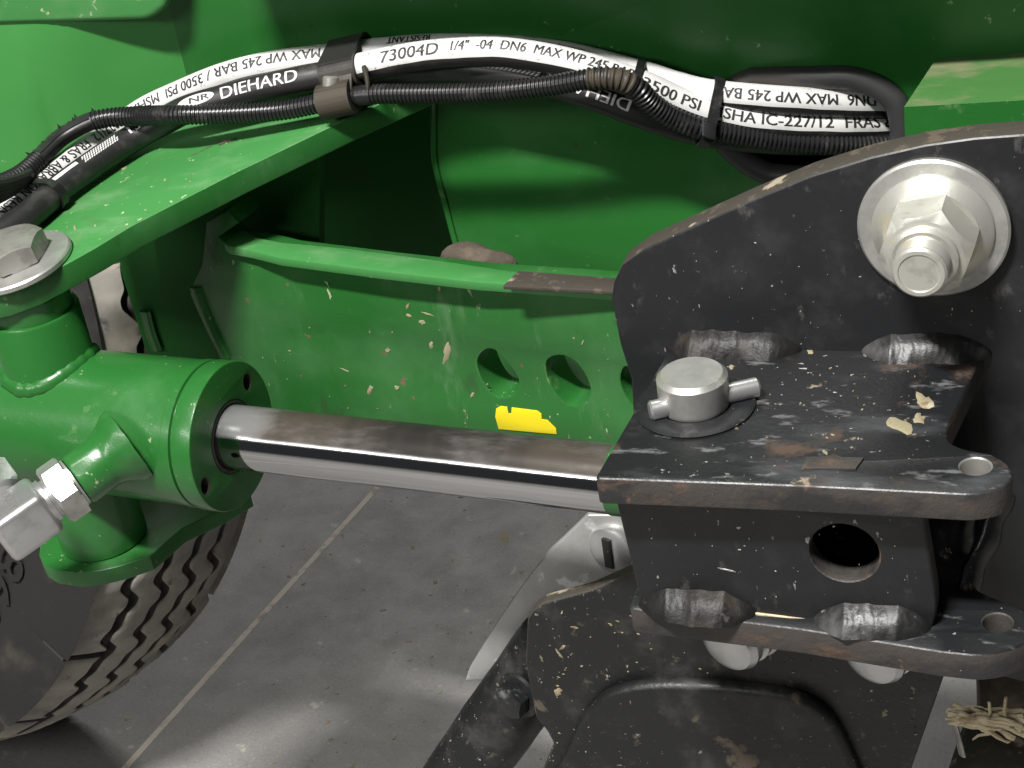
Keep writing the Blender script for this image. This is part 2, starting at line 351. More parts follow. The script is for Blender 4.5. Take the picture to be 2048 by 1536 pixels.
def floor_mat():
    mt, t, b = nt('sealed_concrete')
    col = (0.17, 0.167, 0.16)
    f, _ = noisefac(t, 2.2, .36, .66, 6, .6, 2); col = mixc(t, f, col, (0.25, 0.245, 0.235))
    f2, _ = noisefac(t, 14, .45, .80, 6, .7, 5, (1, .45, 1), .6); col = mixc(t, mul(t, f2, .10), col, (0.36, 0.355, 0.34))
    f4, _ = noisefac(t, 5, .50, .72, 5, .6, 12); col = mixc(t, mul(t, f4, .22), col, (0.085, 0.083, 0.079))
    f6, _ = noisefac(t, 420, .5, .72, 3, .7, 14); col = mixc(t, mul(t, f6, .35), col, (0.40, 0.39, 0.37))
    f7, _ = noisefac(t, 260, .56, .74, 3, .7, 15); col = mixc(t, mul(t, f7, .5), col, (0.05, 0.049, 0.047))
    f3, _ = noisefac(t, 60, .64, .70, 5, .6, 8); col = mixc(t, mul(t, f3, .5), col, (0.45, 0.43, 0.38))
    t.links.new(col, b.inputs['Base Color'])
    f5, h = noisefac(t, 30, .35, .7, 5, .6, 9); t.links.new(mixf(t, f5, .58, .68), b.inputs['Roughness'])
    bump(t, b, h, .12, .001); return mt
M['floor'] = floor_mat()
M['joint'] = surf('pale_joint_filler', (0.50, 0.46, 0.39), [((.25, .22, .18), 40, .5, .65, .7, 141)], rough=.7)

def rod_mat():
    mt, t, b = nt('chromed_rod')
    b.inputs['Metallic'].default_value = 1.0
    geo = nd(t, 'ShaderNodeNewGeometry'); sep = nd(t, 'ShaderNodeSeparateXYZ'); t.links.new(geo.outputs['Normal'], sep.inputs[0])
    pos = nd(t, 'ShaderNodeSeparateXYZ'); t.links.new(geo.outputs['Position'], pos.inputs[0])
    f, h = noisefac(t, 60, .25, .55, 6, .7, 3, (.35, 1, 1)); g, _ = noisefac(t, 14, .40, .62, 4, .6, 6, (1, .3, .3))
    _, wob = noisefac(t, 55, 0, 1, 5, .65, 9, (.5, 1, 1))
    def edge(src, a, b, k):
        n1 = nd(t, 'ShaderNodeMath', operation='MULTIPLY_ADD'); t.links.new(wob, n1.inputs[0]); n1.inputs[1].default_value = k; t.links.new(src, n1.inputs[2])
        r = nd(t, 'ShaderNodeMapRange'); r.inputs['From Min'].default_value = a+.5*k; r.inputs['From Max'].default_value = b+.5*k; t.links.new(n1.outputs[0], r.inputs['Value']); return r
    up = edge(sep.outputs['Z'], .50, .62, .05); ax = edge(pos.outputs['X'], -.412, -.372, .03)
    film_and_reflection = mul(t, mul(t, up.outputs[0], ax.outputs[0]), mixf(t, f, .84, .98))  # brown film, with the chrome's dark reflections put into its colour
    col = mixc(t, film_and_reflection, (0.56, 0.56, 0.57), mixc(t, g, (0.013, 0.011, 0.009), (0.050, 0.041, 0.030)))
    t.links.new(col, b.inputs['Base Color']); t.links.new(mixf(t, film_and_reflection, .055, .32), b.inputs['Roughness'])
    t.links.new(mixf(t, film_and_reflection, .5, .22), b.inputs['Specular IOR Level']); t.links.new(mixf(t, film_and_reflection, 1.0, 0.05), b.inputs['Metallic']); return mt
M['rod'] = rod_mat()

# ================================================================ large structure
HF = CAMH                                                            # floor lies this far below the camera
mb = MB(); box(mb, (-4000, -3000, -HF-60), (4000, 6000, -HF)); tag(mb.build('floor', M['floor']), kind='structure')
a, b = atZ(250, 1536, HF), atZ(750, 980, HF); d = unit(b-a); nrm = V(-d[1], d[0], 0)
mb = MB(); A0, B0 = a-d*700, b+d*1500
mb.add([A0-nrm*2.6+V(0,0,.15), B0-nrm*2.6+V(0,0,.15), B0+nrm*2.6+V(0,0,.15), A0+nrm*2.6+V(0,0,.15), A0-nrm*3.4-V(0,0,1), B0-nrm*3.4-V(0,0,1), B0+nrm*3.4-V(0,0,1), A0+nrm*3.4-V(0,0,1)],
       [(0,1,2,3),(0,4,5,1),(1,5,6,2),(2,6,7,3),(3,7,4,0)])
jt = mb.build('floor_joint', M['joint']); tag(jt, kind='structure')

# ---------------- green machine body: the panels behind everything
YW = 838.0
body = thing('machine_body', 'large green sheet metal machine body filling the background behind the hoses', 'machine', V(-250, YW, -450))
fw_ = fr_y(YW)
GC = [(1508,159),(1576,157),(1640,156),(1696,156),(1747,170),(1788,200),(1802,241),(1803,276),(1785,318),(1740,345),(1678,354),(1559,351),(1521,340),(1484,317),(1452,286),(1442,250),(1448,215),(1470,176)]
hole = smooth2(tr(fw_, GC), 4)
wall_o = tr(fw_, [(-300,-400),(2400,-400),(2400,900),(960,900),(930,560),(905,470),(868,330),(866,230),(860,175),(600,260),(250,420),(-50,560),(-300,640)])
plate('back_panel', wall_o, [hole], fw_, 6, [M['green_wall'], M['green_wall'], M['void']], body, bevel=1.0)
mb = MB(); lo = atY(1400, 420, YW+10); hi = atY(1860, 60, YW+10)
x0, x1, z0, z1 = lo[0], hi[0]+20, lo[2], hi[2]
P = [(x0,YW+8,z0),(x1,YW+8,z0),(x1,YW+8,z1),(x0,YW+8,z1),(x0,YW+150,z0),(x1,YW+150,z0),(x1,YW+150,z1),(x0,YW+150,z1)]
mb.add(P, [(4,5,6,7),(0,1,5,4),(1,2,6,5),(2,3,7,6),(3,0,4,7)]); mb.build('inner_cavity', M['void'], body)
# overhanging deck above the panel, just out of the picture, that keeps its upper part in shade
mb = MB(); e0 = atY(395, -26, 776); e1 = atY(2300, -26, 776)
box(mb, (e0[0], 772, max(e0[2], e1[2])+12), (e1[0]+200, YW-1, max(e0[2], e1[2])+190)); mb.build('deck_overhang', M['green'], body)
# curved fender panel on the left, in front of the flat panel, rounding back into it
mb = MB(); YF = 816.0; xa = atY(-400, 100, YF)[0]; xb = atY(352, 50, YW)[0]-58; rows = []
xb = atY(375, 50, YW)[0]-95
plan = [(xa, YF), ((xa+xb)/2, YF), (xb, YF)]+[(xb+95*q, YF+(YW-.5-YF)*(3*q*q-2*q**3)) for q in np.linspace(.06, 1, 16)]
for zz in (-386, -330, -300, -270, -240, -200, -120): rows.append([V(x, (YW+.8 if k > len(plan)-3 else min(max(y, 812+.18*(zz+330)) if k > 2 else 812+.18*(zz+330), YW-.4)), zz) for k, (x, y) in enumerate(plan)])
mb.quadgrid(rows); fo = mb.build('fender', M['green_fender_lit'], body, angle=60)
# rounded ledge along the top left
fl_ = fr_y(818)
plate('top_ledge', fillet(tr(fl_, [(-300,60),(-300,-400),(342,-400),(334,14),(300,42)]), [0,0,0,4,10]), [], fl_, 9, [M['green_dusty'], M['green_dusty']], body, bevel=4, res=4)
# recess behind the frame rail
fb_ = fr_y(915); plate('recess_panel', tr(fb_, [(300,100),(1060,100),(1060,700),(300,700)]), [], fb_, 5, [M['green_matt'], M['green_matt']], body, bevel=.5)
fp_ = fr_y(795); plate('inner_upright', tr(fp_, [(250,300),(640,300),(640,800),(330,800),(290,700),(238,536)]), [], fp_, 8, [M['green_matt'], M['green_matt']], body, bevel=1.2)
mb = MB(); mb.sweep(spline([atY(290,622,793), atY(300,660,793), atY(314,700,793)], 2), 2.0, 10, ref=V(0,-1,0), flat=1.8); mb.build('weld_bead', M['green'], body)
mb = MB(); mb.sweep(spline([atY(867,200,YW-1), atY(867,300,YW-1), atY(872,340,YW-1), atY(890,410,YW-1), atY(907,474,YW-1), atY(934,570,YW-1)], 2), 1.6, 10, flat=.3); mb.build('seam_bead', M['green'], body)
# box on the right with a dusty top
p1, p2 = atY(1808, 214, 742), atY(2300, 186, 742); q1, q2 = atY(1872, 118, YW-2), atY(2300, 88, YW-2)
mb = MB(); z2 = V(0, 0, -95)
mb.add([p1, p2, q2, q1, p1+z2, p2+z2], [(0,1,2,3),(0,4,5,1)], [1, 0])
mb.add([p1, q1, q1+V(0,0,-120), p1+z2], [(0,1,2,3)], 0)
mb.build('side_box', [M['green'], M['green_foot']], body)
# the mud lump lying behind the rail's flange
mud = MB(); c = atY(958, 523, 778); rings = []
for i in range(13):
    th = pi*i/12; row = []
    for k in range(25):
        ph = 2*pi*k/24; d = V(cos(ph)*sin(th)*18, sin(ph)*sin(th)*10, cos(th)*9)
        s_ = 1+.35*noise.noise(Vector(d*.09)+Vector((3, 1, 2))); row.append(c+d*s_+V(0, 0, -.12*d[0]))
    rings.append(row)
mud.quadgrid(rings); tag(mud.build('mud_clod', M['mud'], angle=180), 'lump of dried brown mud behind the light green flange', 'mud')

# ---------------- green frame rail with flange, holes and decal
HR = 385.0
z6 = lambda x, y: (600+x/2.926, 450+y/2.926)
rail = thing('frame_rail', 'green steel frame rail with three oval holes and a yellow sticker behind the rod', 'frame rail', V(-316, 728, -470))
fr_ = fr_2((-418, 752), (-214, 709))
h1 = [z6(*p) for p in [(1090,728),(1150,738),(1200,788),(1260,868),(1280,920),(1270,970),(1230,1000),(1170,1010),(1120,985),(1080,930),(1045,850),(1040,780)]]
h2 = [z6(*p) for p in [(1500,765),(1560,770),(1620,810),(1670,880),(1695,950),(1690,1000),(1650,1040),(1600,1060),(1550,1040),(1490,970),(1450,890),(1440,810),(1460,780)]]
h3 = [(1248,735),(1264,740),(1283,770),(1290,810),(1274,818),(1252,792),(1241,760)]
web = [(412,445),(455,421),(477,446),(437,474),(455,491),(500,499),(560,514),(750,539),(950,562),(1230,582),(1320,590),(1320,990),(470,890),(442,712),(402,640),(379,588),(386,566),(403,532)]
plate('web', tr(fr_, web), [smooth2(tr(fr_, h), 3) for h in (h1, h2, h3)], fr_, 20, [M['green_scuffed'], M['green_scuffed'], M['green']], rail, bevel=1.0)
ff_ = fr_h(HR)
fl = [(436,475),(455,492),(500,500),(560,515),(750,540),(950,563),(1230,583),(1320,590),(1320,566),(1240,560),(1015,541),(910,525),(700,497),(560,484),(520,476),(500,466),(480,449)]
plate('top_flange', tr(ff_, fl), [], ff_, 5, [M['green_dusty'], M['green_dusty']], rail, bevel=.7)
fs_ = fr_h(HR-2.5)
plate('wear_strip', tr(fs_, [(1006,571),(1036,541),(1250,557),(1320,562),(1320,588),(1240,583)]), [], fs_, 2.2, [M['dirt_edge'], M['dirt_edge']], rail, bevel=.5)
dec = [z6(*p) for p in [(1150,1072),(1175,1058),(1215,1063),(1222,1100),(1238,1102),(1241,1066),(1390,1085),(1415,1105),(1417,1135),(1450,1140),(1500,1190),(1505,1222),(1165,1192),(1145,1120)]]
tag(plate('decal', tr(fr_, dec), [], fr_, .5, [M['yellow'], M['yellow']], rail, bevel=.1, off=.5), 'torn yellow sticker below the oval holes')
mb = MB(); o_, n_ = fr_[0], fr_[3]
mb.sweep(spline([onp(391,574,o_,n_), onp(397,592,o_,n_), onp(418,645,o_,n_), onp(452,716,o_,n_)], 2), 2.0, 12, ref=n_, flat=1.9); mb.build('edge_bead', M['green_scuffed'], rail)

# ---------------- wheel behind on the left
def make_tyre():
    al, be = -.32, .28; C = V(-800, 916, -532); R, w = 298.0, 63.0
    ax = V(sin(al)*cos(be), -cos(al)*cos(be), sin(be)); W = unit(np.cross([0, 0, 1], ax)); U = np.cross(ax, W)
    C[2] = -HF + R*abs(U[2]) + w*abs(ax[2]) - 6
    base = C.copy(); base[2] = -HF
    wh = thing('wheel', 'dusty pneumatic wheel with zigzag tread standing on the concrete floor', 'wheel', base)
    cr = [(-.70, .60), (-.86, .64), (-1.0, .70), (-1.08, .78), (-1.09, .85), (-1.06, .91), (-1.03, .945), (-1.01, .968)]
    cross = [(s, r*R, None) for s, r in cr]
    GR = (-.60, -.22, .16, .54); cols = {-1.0: 0, 1.0: 0, -.9: 0, .9: 0, -.97: 0, .97: 0, -.8: 0, .8: 0, -.73: 0, .73: 0}
    for g in GR:
        for e, dd in ((-.070, 0), (-.055, .12), (-.038, .95), (0, 1), (.038, .95), (.055, .12), (.070, 0)): cols[round(g+e, 4)] = dd
    for g in (-.41, -.03, .35): cols[g-.04] = 0; cols[g] = 0; cols[g+.04] = 0
    for sv in sorted(cols): cross.append((sv, R*(1-.045*abs(sv)**2.6), cols[sv]))
    cross += [(-s, r*R, None) for s, r in reversed(cr)]
    cyc = 40; sub = 26; nth = cyc*sub; verts = np.zeros((nth, len(cross), 3)); dep = np.zeros((nth, len(cross)))
    zigp = [0, .3, .62, .9, 1, 1, .97, .8, .5, .2, -.1, -.4, -.7, -.92, -1, -1, -.95, -.75, -.45, -.2, -.1, -.1, -.1, -.1, -.08, -.05]
    for i in range(nth):
        th = 2*pi*i/nth; cz, sz = cos(th), sin(th); ph = i % sub; odd = (i//sub) % 2
        lat = 1.0 if ph in (3, 4) and odd == 0 else (.1 if ph in (2, 5) and odd == 0 else 0)
        for j, (s, r, ts) in enumerate(cross):
            d = 0; sw = s
            if ts is not None:
                win = max(0, min(1, (.96-abs(s))/.25)); sw = s+0.09*win*zigp[ph]; d = ts
                if abs(s) > .59: d = max(d, lat*(1 if abs(s) < .95 else .7))
            elif 1.0 < abs(s) < 1.07: d = lat*.45
            dep[i, j] = d; rr = r-7.5*d
            verts[i, j] = C+ax*(-sw*w)+rr*(cz*W+sz*U)
    n, k = nth, len(cross); idx = lambda i, j: (i % n)*k+j; F = []; Mi = []
    for i in range(n):
        for j in range(k-1):
            F.append((idx(i, j), idx(i, j+1), idx(i+1, j+1), idx(i+1, j)))
            dd = dep[i % n, j]+dep[i % n, j+1]+dep[(i+1) % n, j]+dep[(i+1) % n, j+1]
            tread = cross[j][2] is not None or cross[j+1][2] is not None
            Mi.append(2 if dd > 1.3 else (1 if tread else 0))
    mb = MB(); mb.add(verts.reshape(-1, 3), F, Mi); ty = mb.build('tyre', [M['sidewall'], M['tread'], M['groove']], wh, angle=50)
    mb = MB(); prof = [(20, -60), (R*.30, -60), (R*.52, -20), (R*.56, 30), (R*.62, w*.80), (R*.60, w*.84), (R*.55, w*.4), (R*.5, 10), (30, 0)]
    mb.lathe(prof, C, ax, 64, capped=False); mb.build('rim', M['zinc_dull'], wh)
    # raised size figures on the near sidewall
    mt_ = text_mesh('860', 30)
    mb = MB(); vs, fs = mt_; P = []
    a0 = None
    best = min(np.linspace(-1.2, 1.2, 600), key=lambda t: abs(pix(C+ax*w*1.08+R*.765*(cos(t)*W+sin(t)*U))[1]-1185)+1e-3*abs(t))
    Lx = vs[:, 0].max()
    for (x, y) in vs:
        t = best-(x-Lx/2)/(R*.70); rr = R*.70+y*.9; P.append(C+ax*(w*1.085+1.5)+rr*(cos(t)*W+sin(t)*U))
    nb = len(P); P2 = [p-ax*4 for p in P]
    mb.add(P+P2, fs, 0); mb.build('size_figures', M['sidewall'], wh)
    return wh

def text_mesh(s, h, off=0.0, shear=0.0, spacing=1.0, sub=1):
    """flat text -> (verts (x,y) mm, faces); cap height h"""
    cu = bpy.data.curves.new('tmp', 'FONT'); cu.body = s; cu.size = h/0.69; cu.offset = off*.0; cu.shear = shear; cu.space_character = spacing; cu.resolution_u = 3
    ob = bpy.data.objects.new('tmp', cu); COL.objects.link(ob); dg = bpy.context.evaluated_depsgraph_get()
    me = bpy.data.meshes.new_from_object(ob.evaluated_get(dg)); bpy.data.objects.remove(ob); bpy.data.curves.remove(cu)
    bm = bmesh.new(); bm.from_mesh(me); bmesh.ops.remove_doubles(bm, verts=bm.verts, dist=1e-4); bmesh.ops.triangulate(bm, faces=bm.faces[:])
    if sub: bmesh.ops.subdivide_edges(bm, edges=bm.edges[:], cuts=sub, use_grid_fill=True)
    bm.verts.index_update(); vs = np.array([(v.co.x, v.co.y) for v in bm.verts]); fs = [[v.index for v in f.verts] for f in bm.faces]
    bm.free(); bpy.data.meshes.remove(me); vs[:, 0] -= vs[:, 0].min(); return vs, fs
make_tyre()

# ---------------- black pivot bracket
HL = 402.6; YB = 685.0
br = thing('pivot_bracket', 'heavy black welded steel bracket with two rust edged lugs holding the pin', 'bracket', V(-120, 640, -500))
fB = fr_y(YB)
bp = [(1222,600),(1227,566),(1243,532),(1290,497),(1400,447),(1500,402),(1620,352),(1740,315),(1850,290),(1950,276),(2060,268),(2400,262),(2400,1450),(1900,1330),(1700,1250),(1290,1100),(1270,900),(1262,760),(1240,690)]
plate('back_plate', tr(fB, bp), [], fB, 15, [M['black'], M['dirt_edge']], br, bevel=1.6, res=2)
fU = fr_h(HL)
ul = [(1189,956),(1262,832),(1344,686),(1978,686),(1960,720),(1893,860),(1896,882),(1925,897),(1985,907),(2018,928),(2028,953),(2005,977),(1950,989),(1600,971)]
ulp = fillet(tr(fU, ul), [2.5,0,0,0,2,5,4,4,6,6,7,7,6,0])
c = atZ(1951, 932, HL)
plate('upper_lug', ulp, [oval(c[0], c[1], 5.9, 5.9)], fU, 13, [M['black_worn'], M['rust_edge'], M['zinc_dull']], br, bevel=1.3, res=2)
HL2 = 478.0; fLw = fr_h(HL2)
ll = [(1258,1216),(1600,1258),(1880,1303),(1965,1312),(2035,1298),(2080,1262),(2060,1225),(1990,1195),(1950,1178),(1960,1050),(1990,900),(1420,900),(1300,1100)]
llp = fillet(tr(fLw, ll), [2.5,0,0,6,7,8,7,4,4,0,0,0,0]); c = atZ(1995, 1244, HL2)
plate('lower_lug', llp, [oval(c[0], c[1], 5.9, 5.9)], fLw, 13.5, [M['black_worn'], M['rust_edge'], M['rust_edge']], br, bevel=1.3, res=2)
fF = fr_2((-187, 594.5), (-63, 591)); c = onp(1688, 1107, fF[0], fF[3])-fF[0]; cx, cy = c@fF[1], c@fF[2]
fpt = tr(fF, [(1221,960),(1840,980),(1850,1060),(1872,1190),(1874,1228),(1856,1280),(1286,1225)])
plate('front_plate', fillet(fpt, [0,0,0,4,5,0,0]), [oval(cx, cy, 14.2, 14.2)], fF, 11, [M['black'], M['rust_edge'], M['rust_edge']], br, bevel=1.4, res=2)
# welds
def on_l(u, v, H=HL, dy=0, dz=0): return atZ(u, v, H)+V(0, dy, dz)
def cB(u): p = atY(u, 694, YB); return V(p[0], YB, -HL)
mb = MB(); weld(mb, [cB(1330), cB(1420), cB(1520), cB(1604)], 9.0, 1); mb.build('weld_bead', M['weld_dark'], br, angle=60)
mb = MB(); weld(mb, [cB(1722), cB(1830), cB(1905), cB(1985)], 9.4, 2)
tag(mb.build('weld_bead', [M['weld_bright']], br, angle=60), 'partly scraped weld bead at the lug corner')
o_, n_ = fF[0], fF[3]
def cF(u): p = onp(u, 1215+(u-1280)*.085, o_, n_); return V(p[0], p[1], -HL2)
mb = MB(); weld(mb, [cF(1278), cF(1360), cF(1440), cF(1516)], 10.5, 3); mb.build('weld_bead', M['weld_dark'], br, angle=60)
mb = MB(); weld(mb, [cF(1628), cF(1740), cF(1864)], 10.8, 4)
tag(mb.build('weld_bead', M['weld_bright'], br, angle=60), 'broad grey weld bead on the lower lug')
mb = MB(); mb.sweep(spline([on_l(1590,698,dz=.3), on_l(1735,697,dz=.3)], 4), .55, 6); mb.build('sealer_line', M['straw'], br)
mb = MB(); mb.sweep(spline([onp(1498,1224,o_,n_)+V(0,-.5,0), onp(1642,1242,o_,n_)+V(0,-.5,0)], 4), .7, 6); mb.build('sealer_line', M['straw'], br)
# gusset seen behind the front plate
mb = MB()
for (u0, v0, Y0), (u1, v1, Y1), r in (((2012,985,640),(1930,1190,622),6.5), ((1905,985,650),(1905,1190,640),9.0)):
    mb.sweep(spline([atY(u0,v0,Y0), atY((u0+u1)/2,(v0+v1)/2,(Y0+Y1)/2), atY(u1,v1,Y1)], 3), r, 12, flat=.6)
mb.build('gusset', M['black_worn'], br, angle=50, ripple=(1.6, .12))
# raised rectangular tack plate
fT = fr_h(HL-1.0); plate('tack_plate', tr(fT, [(1604,936),(1612,913),(1652,912),(1668,907),(1684,913),(1728,914),(1712,936)]), [], fT, 1.4, [M['rust_edge'], M['rust_edge']], br, bevel=.3)
# bush ring round the pin
pc = atZ(1390, 812, HL)
mb = MB(); mb.lathe([(16, .2), (25.6, .2), (26, .9), (24.6, 1.6), (16, 1.6)], pc, V(0,0,1), 56, capped=False); mb.build('bush', M['black'], br)

# clevis pin with its cross pin
pn = thing('clevis_pin', 'grey steel clevis pin with a cross pin standing in the upper black lug', 'pin', pc+V(0,0,-80))
q = pc
mb = MB(); mb.lathe([(14.0, -92), (14.2, -90), (14.2, 0)], q, V(0,0,1), 48); mb.build('shank', M['zinc_dull'], pn)
mb = MB(); mb.lathe([(13.4, .4), (14.9, 1.2), (15.2, 2.5), (15.2, 14.6), (13.2, 16.6), (6, 16.9), (.1, 16.6)], q, V(0,0,1), 56); mb.build('head', M['zinc'], pn, angle=30)
a_, b_ = atZ(1299, 822, HL-5.0), atZ(1518, 773, HL-5.0); d_ = unit(b_-a_); L_ = np.linalg.norm(b_-a_)
mb = MB(); mb.lathe([(3.4, 0), (4.3, .9), (4.3, L_-.9), (3.4, L_)], a_, d_, 28); mb.build('cross_pin', M['steel_fitting'], pn)

# big flange bolt on the back plate
bc = atY(1868, 452, YB); ba = unit(V(-.05, -1, .01))
bo = thing('flange_bolt', 'large yellowed zinc nut and washer on the black plate below the grommet', 'bolt', bc)
mb = MB(); mb.lathe([(12, -1.5), (30.4, -1.5), (31.2, 1.0), (31.2, 3.0), (30.2, 3.8), (12, 3.8)], bc, ba, 72, capped=False); mb.build('washer', M['zinc'], bo)
mb = MB(); mb.lathe([(10, 3.9), (24.5, 3.9), (25, 5), (24, 6.2), (19.5, 9.5), (10, 9.5)], bc, ba, 64, capped=False); fl_n = mb.build('nut_flange', M['zinc_yellow'], bo)
mb = MB(); mb.hexnut(bc+ba*8.2, ba, 34.5, 20, V(.35, 0, 1), ch=.16); mb.build('hex_nut', M['zinc_yellow'], bo, angle=28)
mb = MB(); mb.lathe([(13.8, 27.5), (13.8, 30.6), (12.4, 31.4), (10.4, 31.0), (10.4, 31.2), (11.0, 32)]+[q for k in range(5) for q in ((10.3, 32.6+k*1.9), (11.0, 33.5+k*1.9))]+[(11.0, 42), (10.0, 43), (8.4, 43.1), (8.0, 42.6), (.1, 42.6)], bc, ba, 56); mb.build('stud_end', M['zinc_yellow'], bo)

# ---------------- green arm (two plates of the steering clevis)
HA = 325.0; TX = V(-503, 674, 0)
arm = thing('steering_arm', 'green steering arm of two thick steel plates clamping the cylinder pivot', 'arm', V(-480, 660, -540))
AO = TX+V(0, 0, -356); AX = unit(atY(935, 128, 836)-AO); AY = unit(V(-AX[1], AX[0], 0)); AN = np.cross(AX, AY); fA = (AO, AX, AY, AN)
ao = [(-260,585),(-160,603),(-60,602),(0,588),(60,566),(137,525),(191,495),(263,451),(470,345),(700,234),(900,144),(935,129),(700,160),(400,232),(270,298),(110,405),(45,450),(-80,500),(-260,560)]
plate('upper_plate', tr(fA, ao), [], fA, 13, [M['green_dusty'], M['green_scuffed']], arm, bevel=.9, res=2)
fA2 = fr_h(519.0)
lo_ = [(78,1108),(88,1128),(110,1140),(154,1146),(200,1141),(239,1132),(300,1112),(335,1082),(365,1056),(441,1020),(500,985),(450,930),(300,940),(180,990),(100,1050),(82,1080)]
plate('lower_plate', tr(fA2, lo_), [], fA2, 9.5, [M['green'], M['green_scuffed']], arm, bevel=.9, res=2)
wb = AO
mb = MB(); mb.lathe([(15, .2), (27.2, .2), (27.8, .8), (27.8, 2.9), (27.0, 3.7), (15, 4.0)], wb, AN, 64, capped=False); mb.build('washer', M['zinc'], arm)
mb = MB(); mb.hexnut(wb+AN*4.1, AN, 31, 11, V(.94, -.34, 0), ch=.13); mb.build('bolt_head', M['zinc_dull'], arm, angle=28)
mb = MB(); mb.lathe([(10, 0), (20, 0), (20, 3), (15, 3.2), (15, 8), (13, 9), (.1, 9)], TX+V(0,0,-528.7), V(0,0,-1), 40); mb.build('lower_nut', M['galv'], arm)
onA = lambda u, v, l=0: onp(u, v, AO+AN*l, AN)
mb = MB(); mb.sweep(spline([onA(382,312), onA(425,292)], 3), .35, 6); mb.build('scratch', M['mud'], arm)
mb = MB(); mb.sweep(spline([onA(438,291), onA(472,278)], 2), 1.1, 6, flat=.5); mb.build('paint_chip', M['mud'], arm)

# ---------------- hydraulic cylinder
HC = 443.0
C0 = atZ(466, 873, HC); C1 = atZ(1195, 955, HC); ea = unit(C1-C0); eb = V(0, 0, 1); en = np.cross(eb, ea)
cyl = thing('hydraulic_cylinder', 'green hydraulic cylinder with a chromed rod reaching into the black bracket', 'cylinder', TX+V(0,0,-519))
RB = 37.2
fG = (C0, unit(np.cross(eb, ea)), eb, ea)
gh = []
for (u, v) in ((495,764), (411,972)):
    p = onp(u, v, C0, ea)-C0; gh.append(oval(p@fG[1], p@fG[2], 3.0, 4.2))
plate('gland', oval(0, 0, RB, RB, 0, 96), [oval(0, 0, 18.3, 18.3, 0, 56)]+gh, fG, 11, [M['green'], M['green'], M['dirt_edge']], cyl, bevel=.8, res=2)
mb = MB(); mb.lathe([(RB-1.6, -9), (RB-1.6, -12), (RB-.3, -12.5), (RB-.3, -17), (RB-.9, -17.6), (RB-.9, -120), (RB-4, -125), (.1, -125)], C0, ea, 96); mb.build('barrel', M['green'], cyl, angle=25)
mb = MB(); mb.lathe([(18.2, -3), (18.2, -.2), (17.2, .3), (16.0, -.4), (16.0, -3)], C0, ea, 56, capped=False); mb.build('rod_seal', M['rubber'], cyl)
LR = np.linalg.norm(C1-C0)
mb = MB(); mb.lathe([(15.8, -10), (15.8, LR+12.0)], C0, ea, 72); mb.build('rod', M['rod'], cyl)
mb = MB(); mb.lathe([(15.9, LR+8.0), (16.2, LR+8.4), (16.2, LR+20), (14, LR+21)], C0, ea, 56)
mb.lathe([(26, -52), (27, -51), (27, -1), (26, 0)], V(pc[0], pc[1], -(HL+14.5)), V(0,0,1), 48); mb.build('rod_eye', M['green'], cyl)
mb = MB(); mb.lathe([(22.2, -519), (23, -518), (23, -381), (22.4, -380)], TX, V(0,0,1), 64)
mb.lathe([(20.5, -380), (20.5, -370)], TX, V(0,0,1), 64, mi=0); mb.build('pivot_tube', M['green'], cyl)
# fillet weld where the pivot tube enters the barrel (above and below)
bn = V(-ea[1], ea[0], 0)
for sg in (1, -1):
    ring = []; mb = MB()
    for t in np.linspace(0, 2*pi, 72, endpoint=False):
        p = TX+20.2*V(cos(t), sin(t), 0); dp = (p-C0)@bn; h_ = math.sqrt(max(4, (RB-.9)**2-dp*dp)); ring.append(p+V(0, 0, -HC+sg*(h_-1.6)))
    mb.sweep(ring, 5.6, 14, closed=True, ref=V(0,0,1), rfun=lambda i, a: 1+.04*sin(i*2.1)+.15*noise.noise(Vector((i*.4, sg, 0))))
    mb.build('fillet_weld', M['green'], cyl, angle=70)
# port boss, nut and elbow fitting
pd = unit(V(-.64, -.70, -.25)); pb = atY(216, 918, 628)
pref = np.cross(pd, V(0,0,1))
mb = MB(); mb.lathe([(20, -12), (18.6, -8), (16.6, -5), (15.0, -2), (13.8, .5), (13.4, 3), (13.4, 16.5), (12.4, 17.8)], pb, pd, 48); mb.build('port_boss', M['green'], cyl, angle=40, ripple=(.5, .2))
mb = MB(); mb.lathe([(12.6, 18.4), (12.6, 19.6), (9, 19.7)], pb, pd, 40); mb.hexnut(pb+pd*19.8, pd, 28, 11.5, V(.1, -.2, 1), ch=.10); mb.build('lock_nut', M['zinc'], cyl, angle=28)
mb = MB(); mb.lathe([(10.0, 31), (10.2, 33), (11.4, 33.2), (11.4, 36)], pb, pd, 32)
e1_ = pd; e3_ = unit(V(0,0,1)-pd*pd[2]); e2_ = np.cross(e3_, e1_)
rbox(mb, pb+pd*49, e1_, e2_, e3_, 14, 12.2, 12.2, 3.4)
leg = unit(e2_*(1 if (e2_@RT) < 0 else -1)*.95+e3_*.30)
lc = pb+pd*51
mb.lathe([(10, 0), (10, 12), (9, 14), (9, 26)], lc, leg, 32); el = mb.build('elbow_fitting', M['steel_fitting'], cyl, angle=30)
mb = MB(); mb.hexnut(lc+leg*17, leg, 25, 18, e3_, ch=.1); mb.build('swivel_nut', M['steel_fitting'], cyl, angle=28)
vs, fs = text_mesh('UCUIV', 4.2, .05, sub=0)
fc = pb+pd*48+e3_*12.28
sx_ = e2_*(1 if (e2_@RT) > 0 else -1)
mb = MB(); mb.add([fc+sx_*(x-vs[:,0].max()/2)*.9+np.cross(e3_, sx_)*(y-2) for x, y in vs]+[], fs); mb.build('stamp', M['zinc_dull'], cyl)

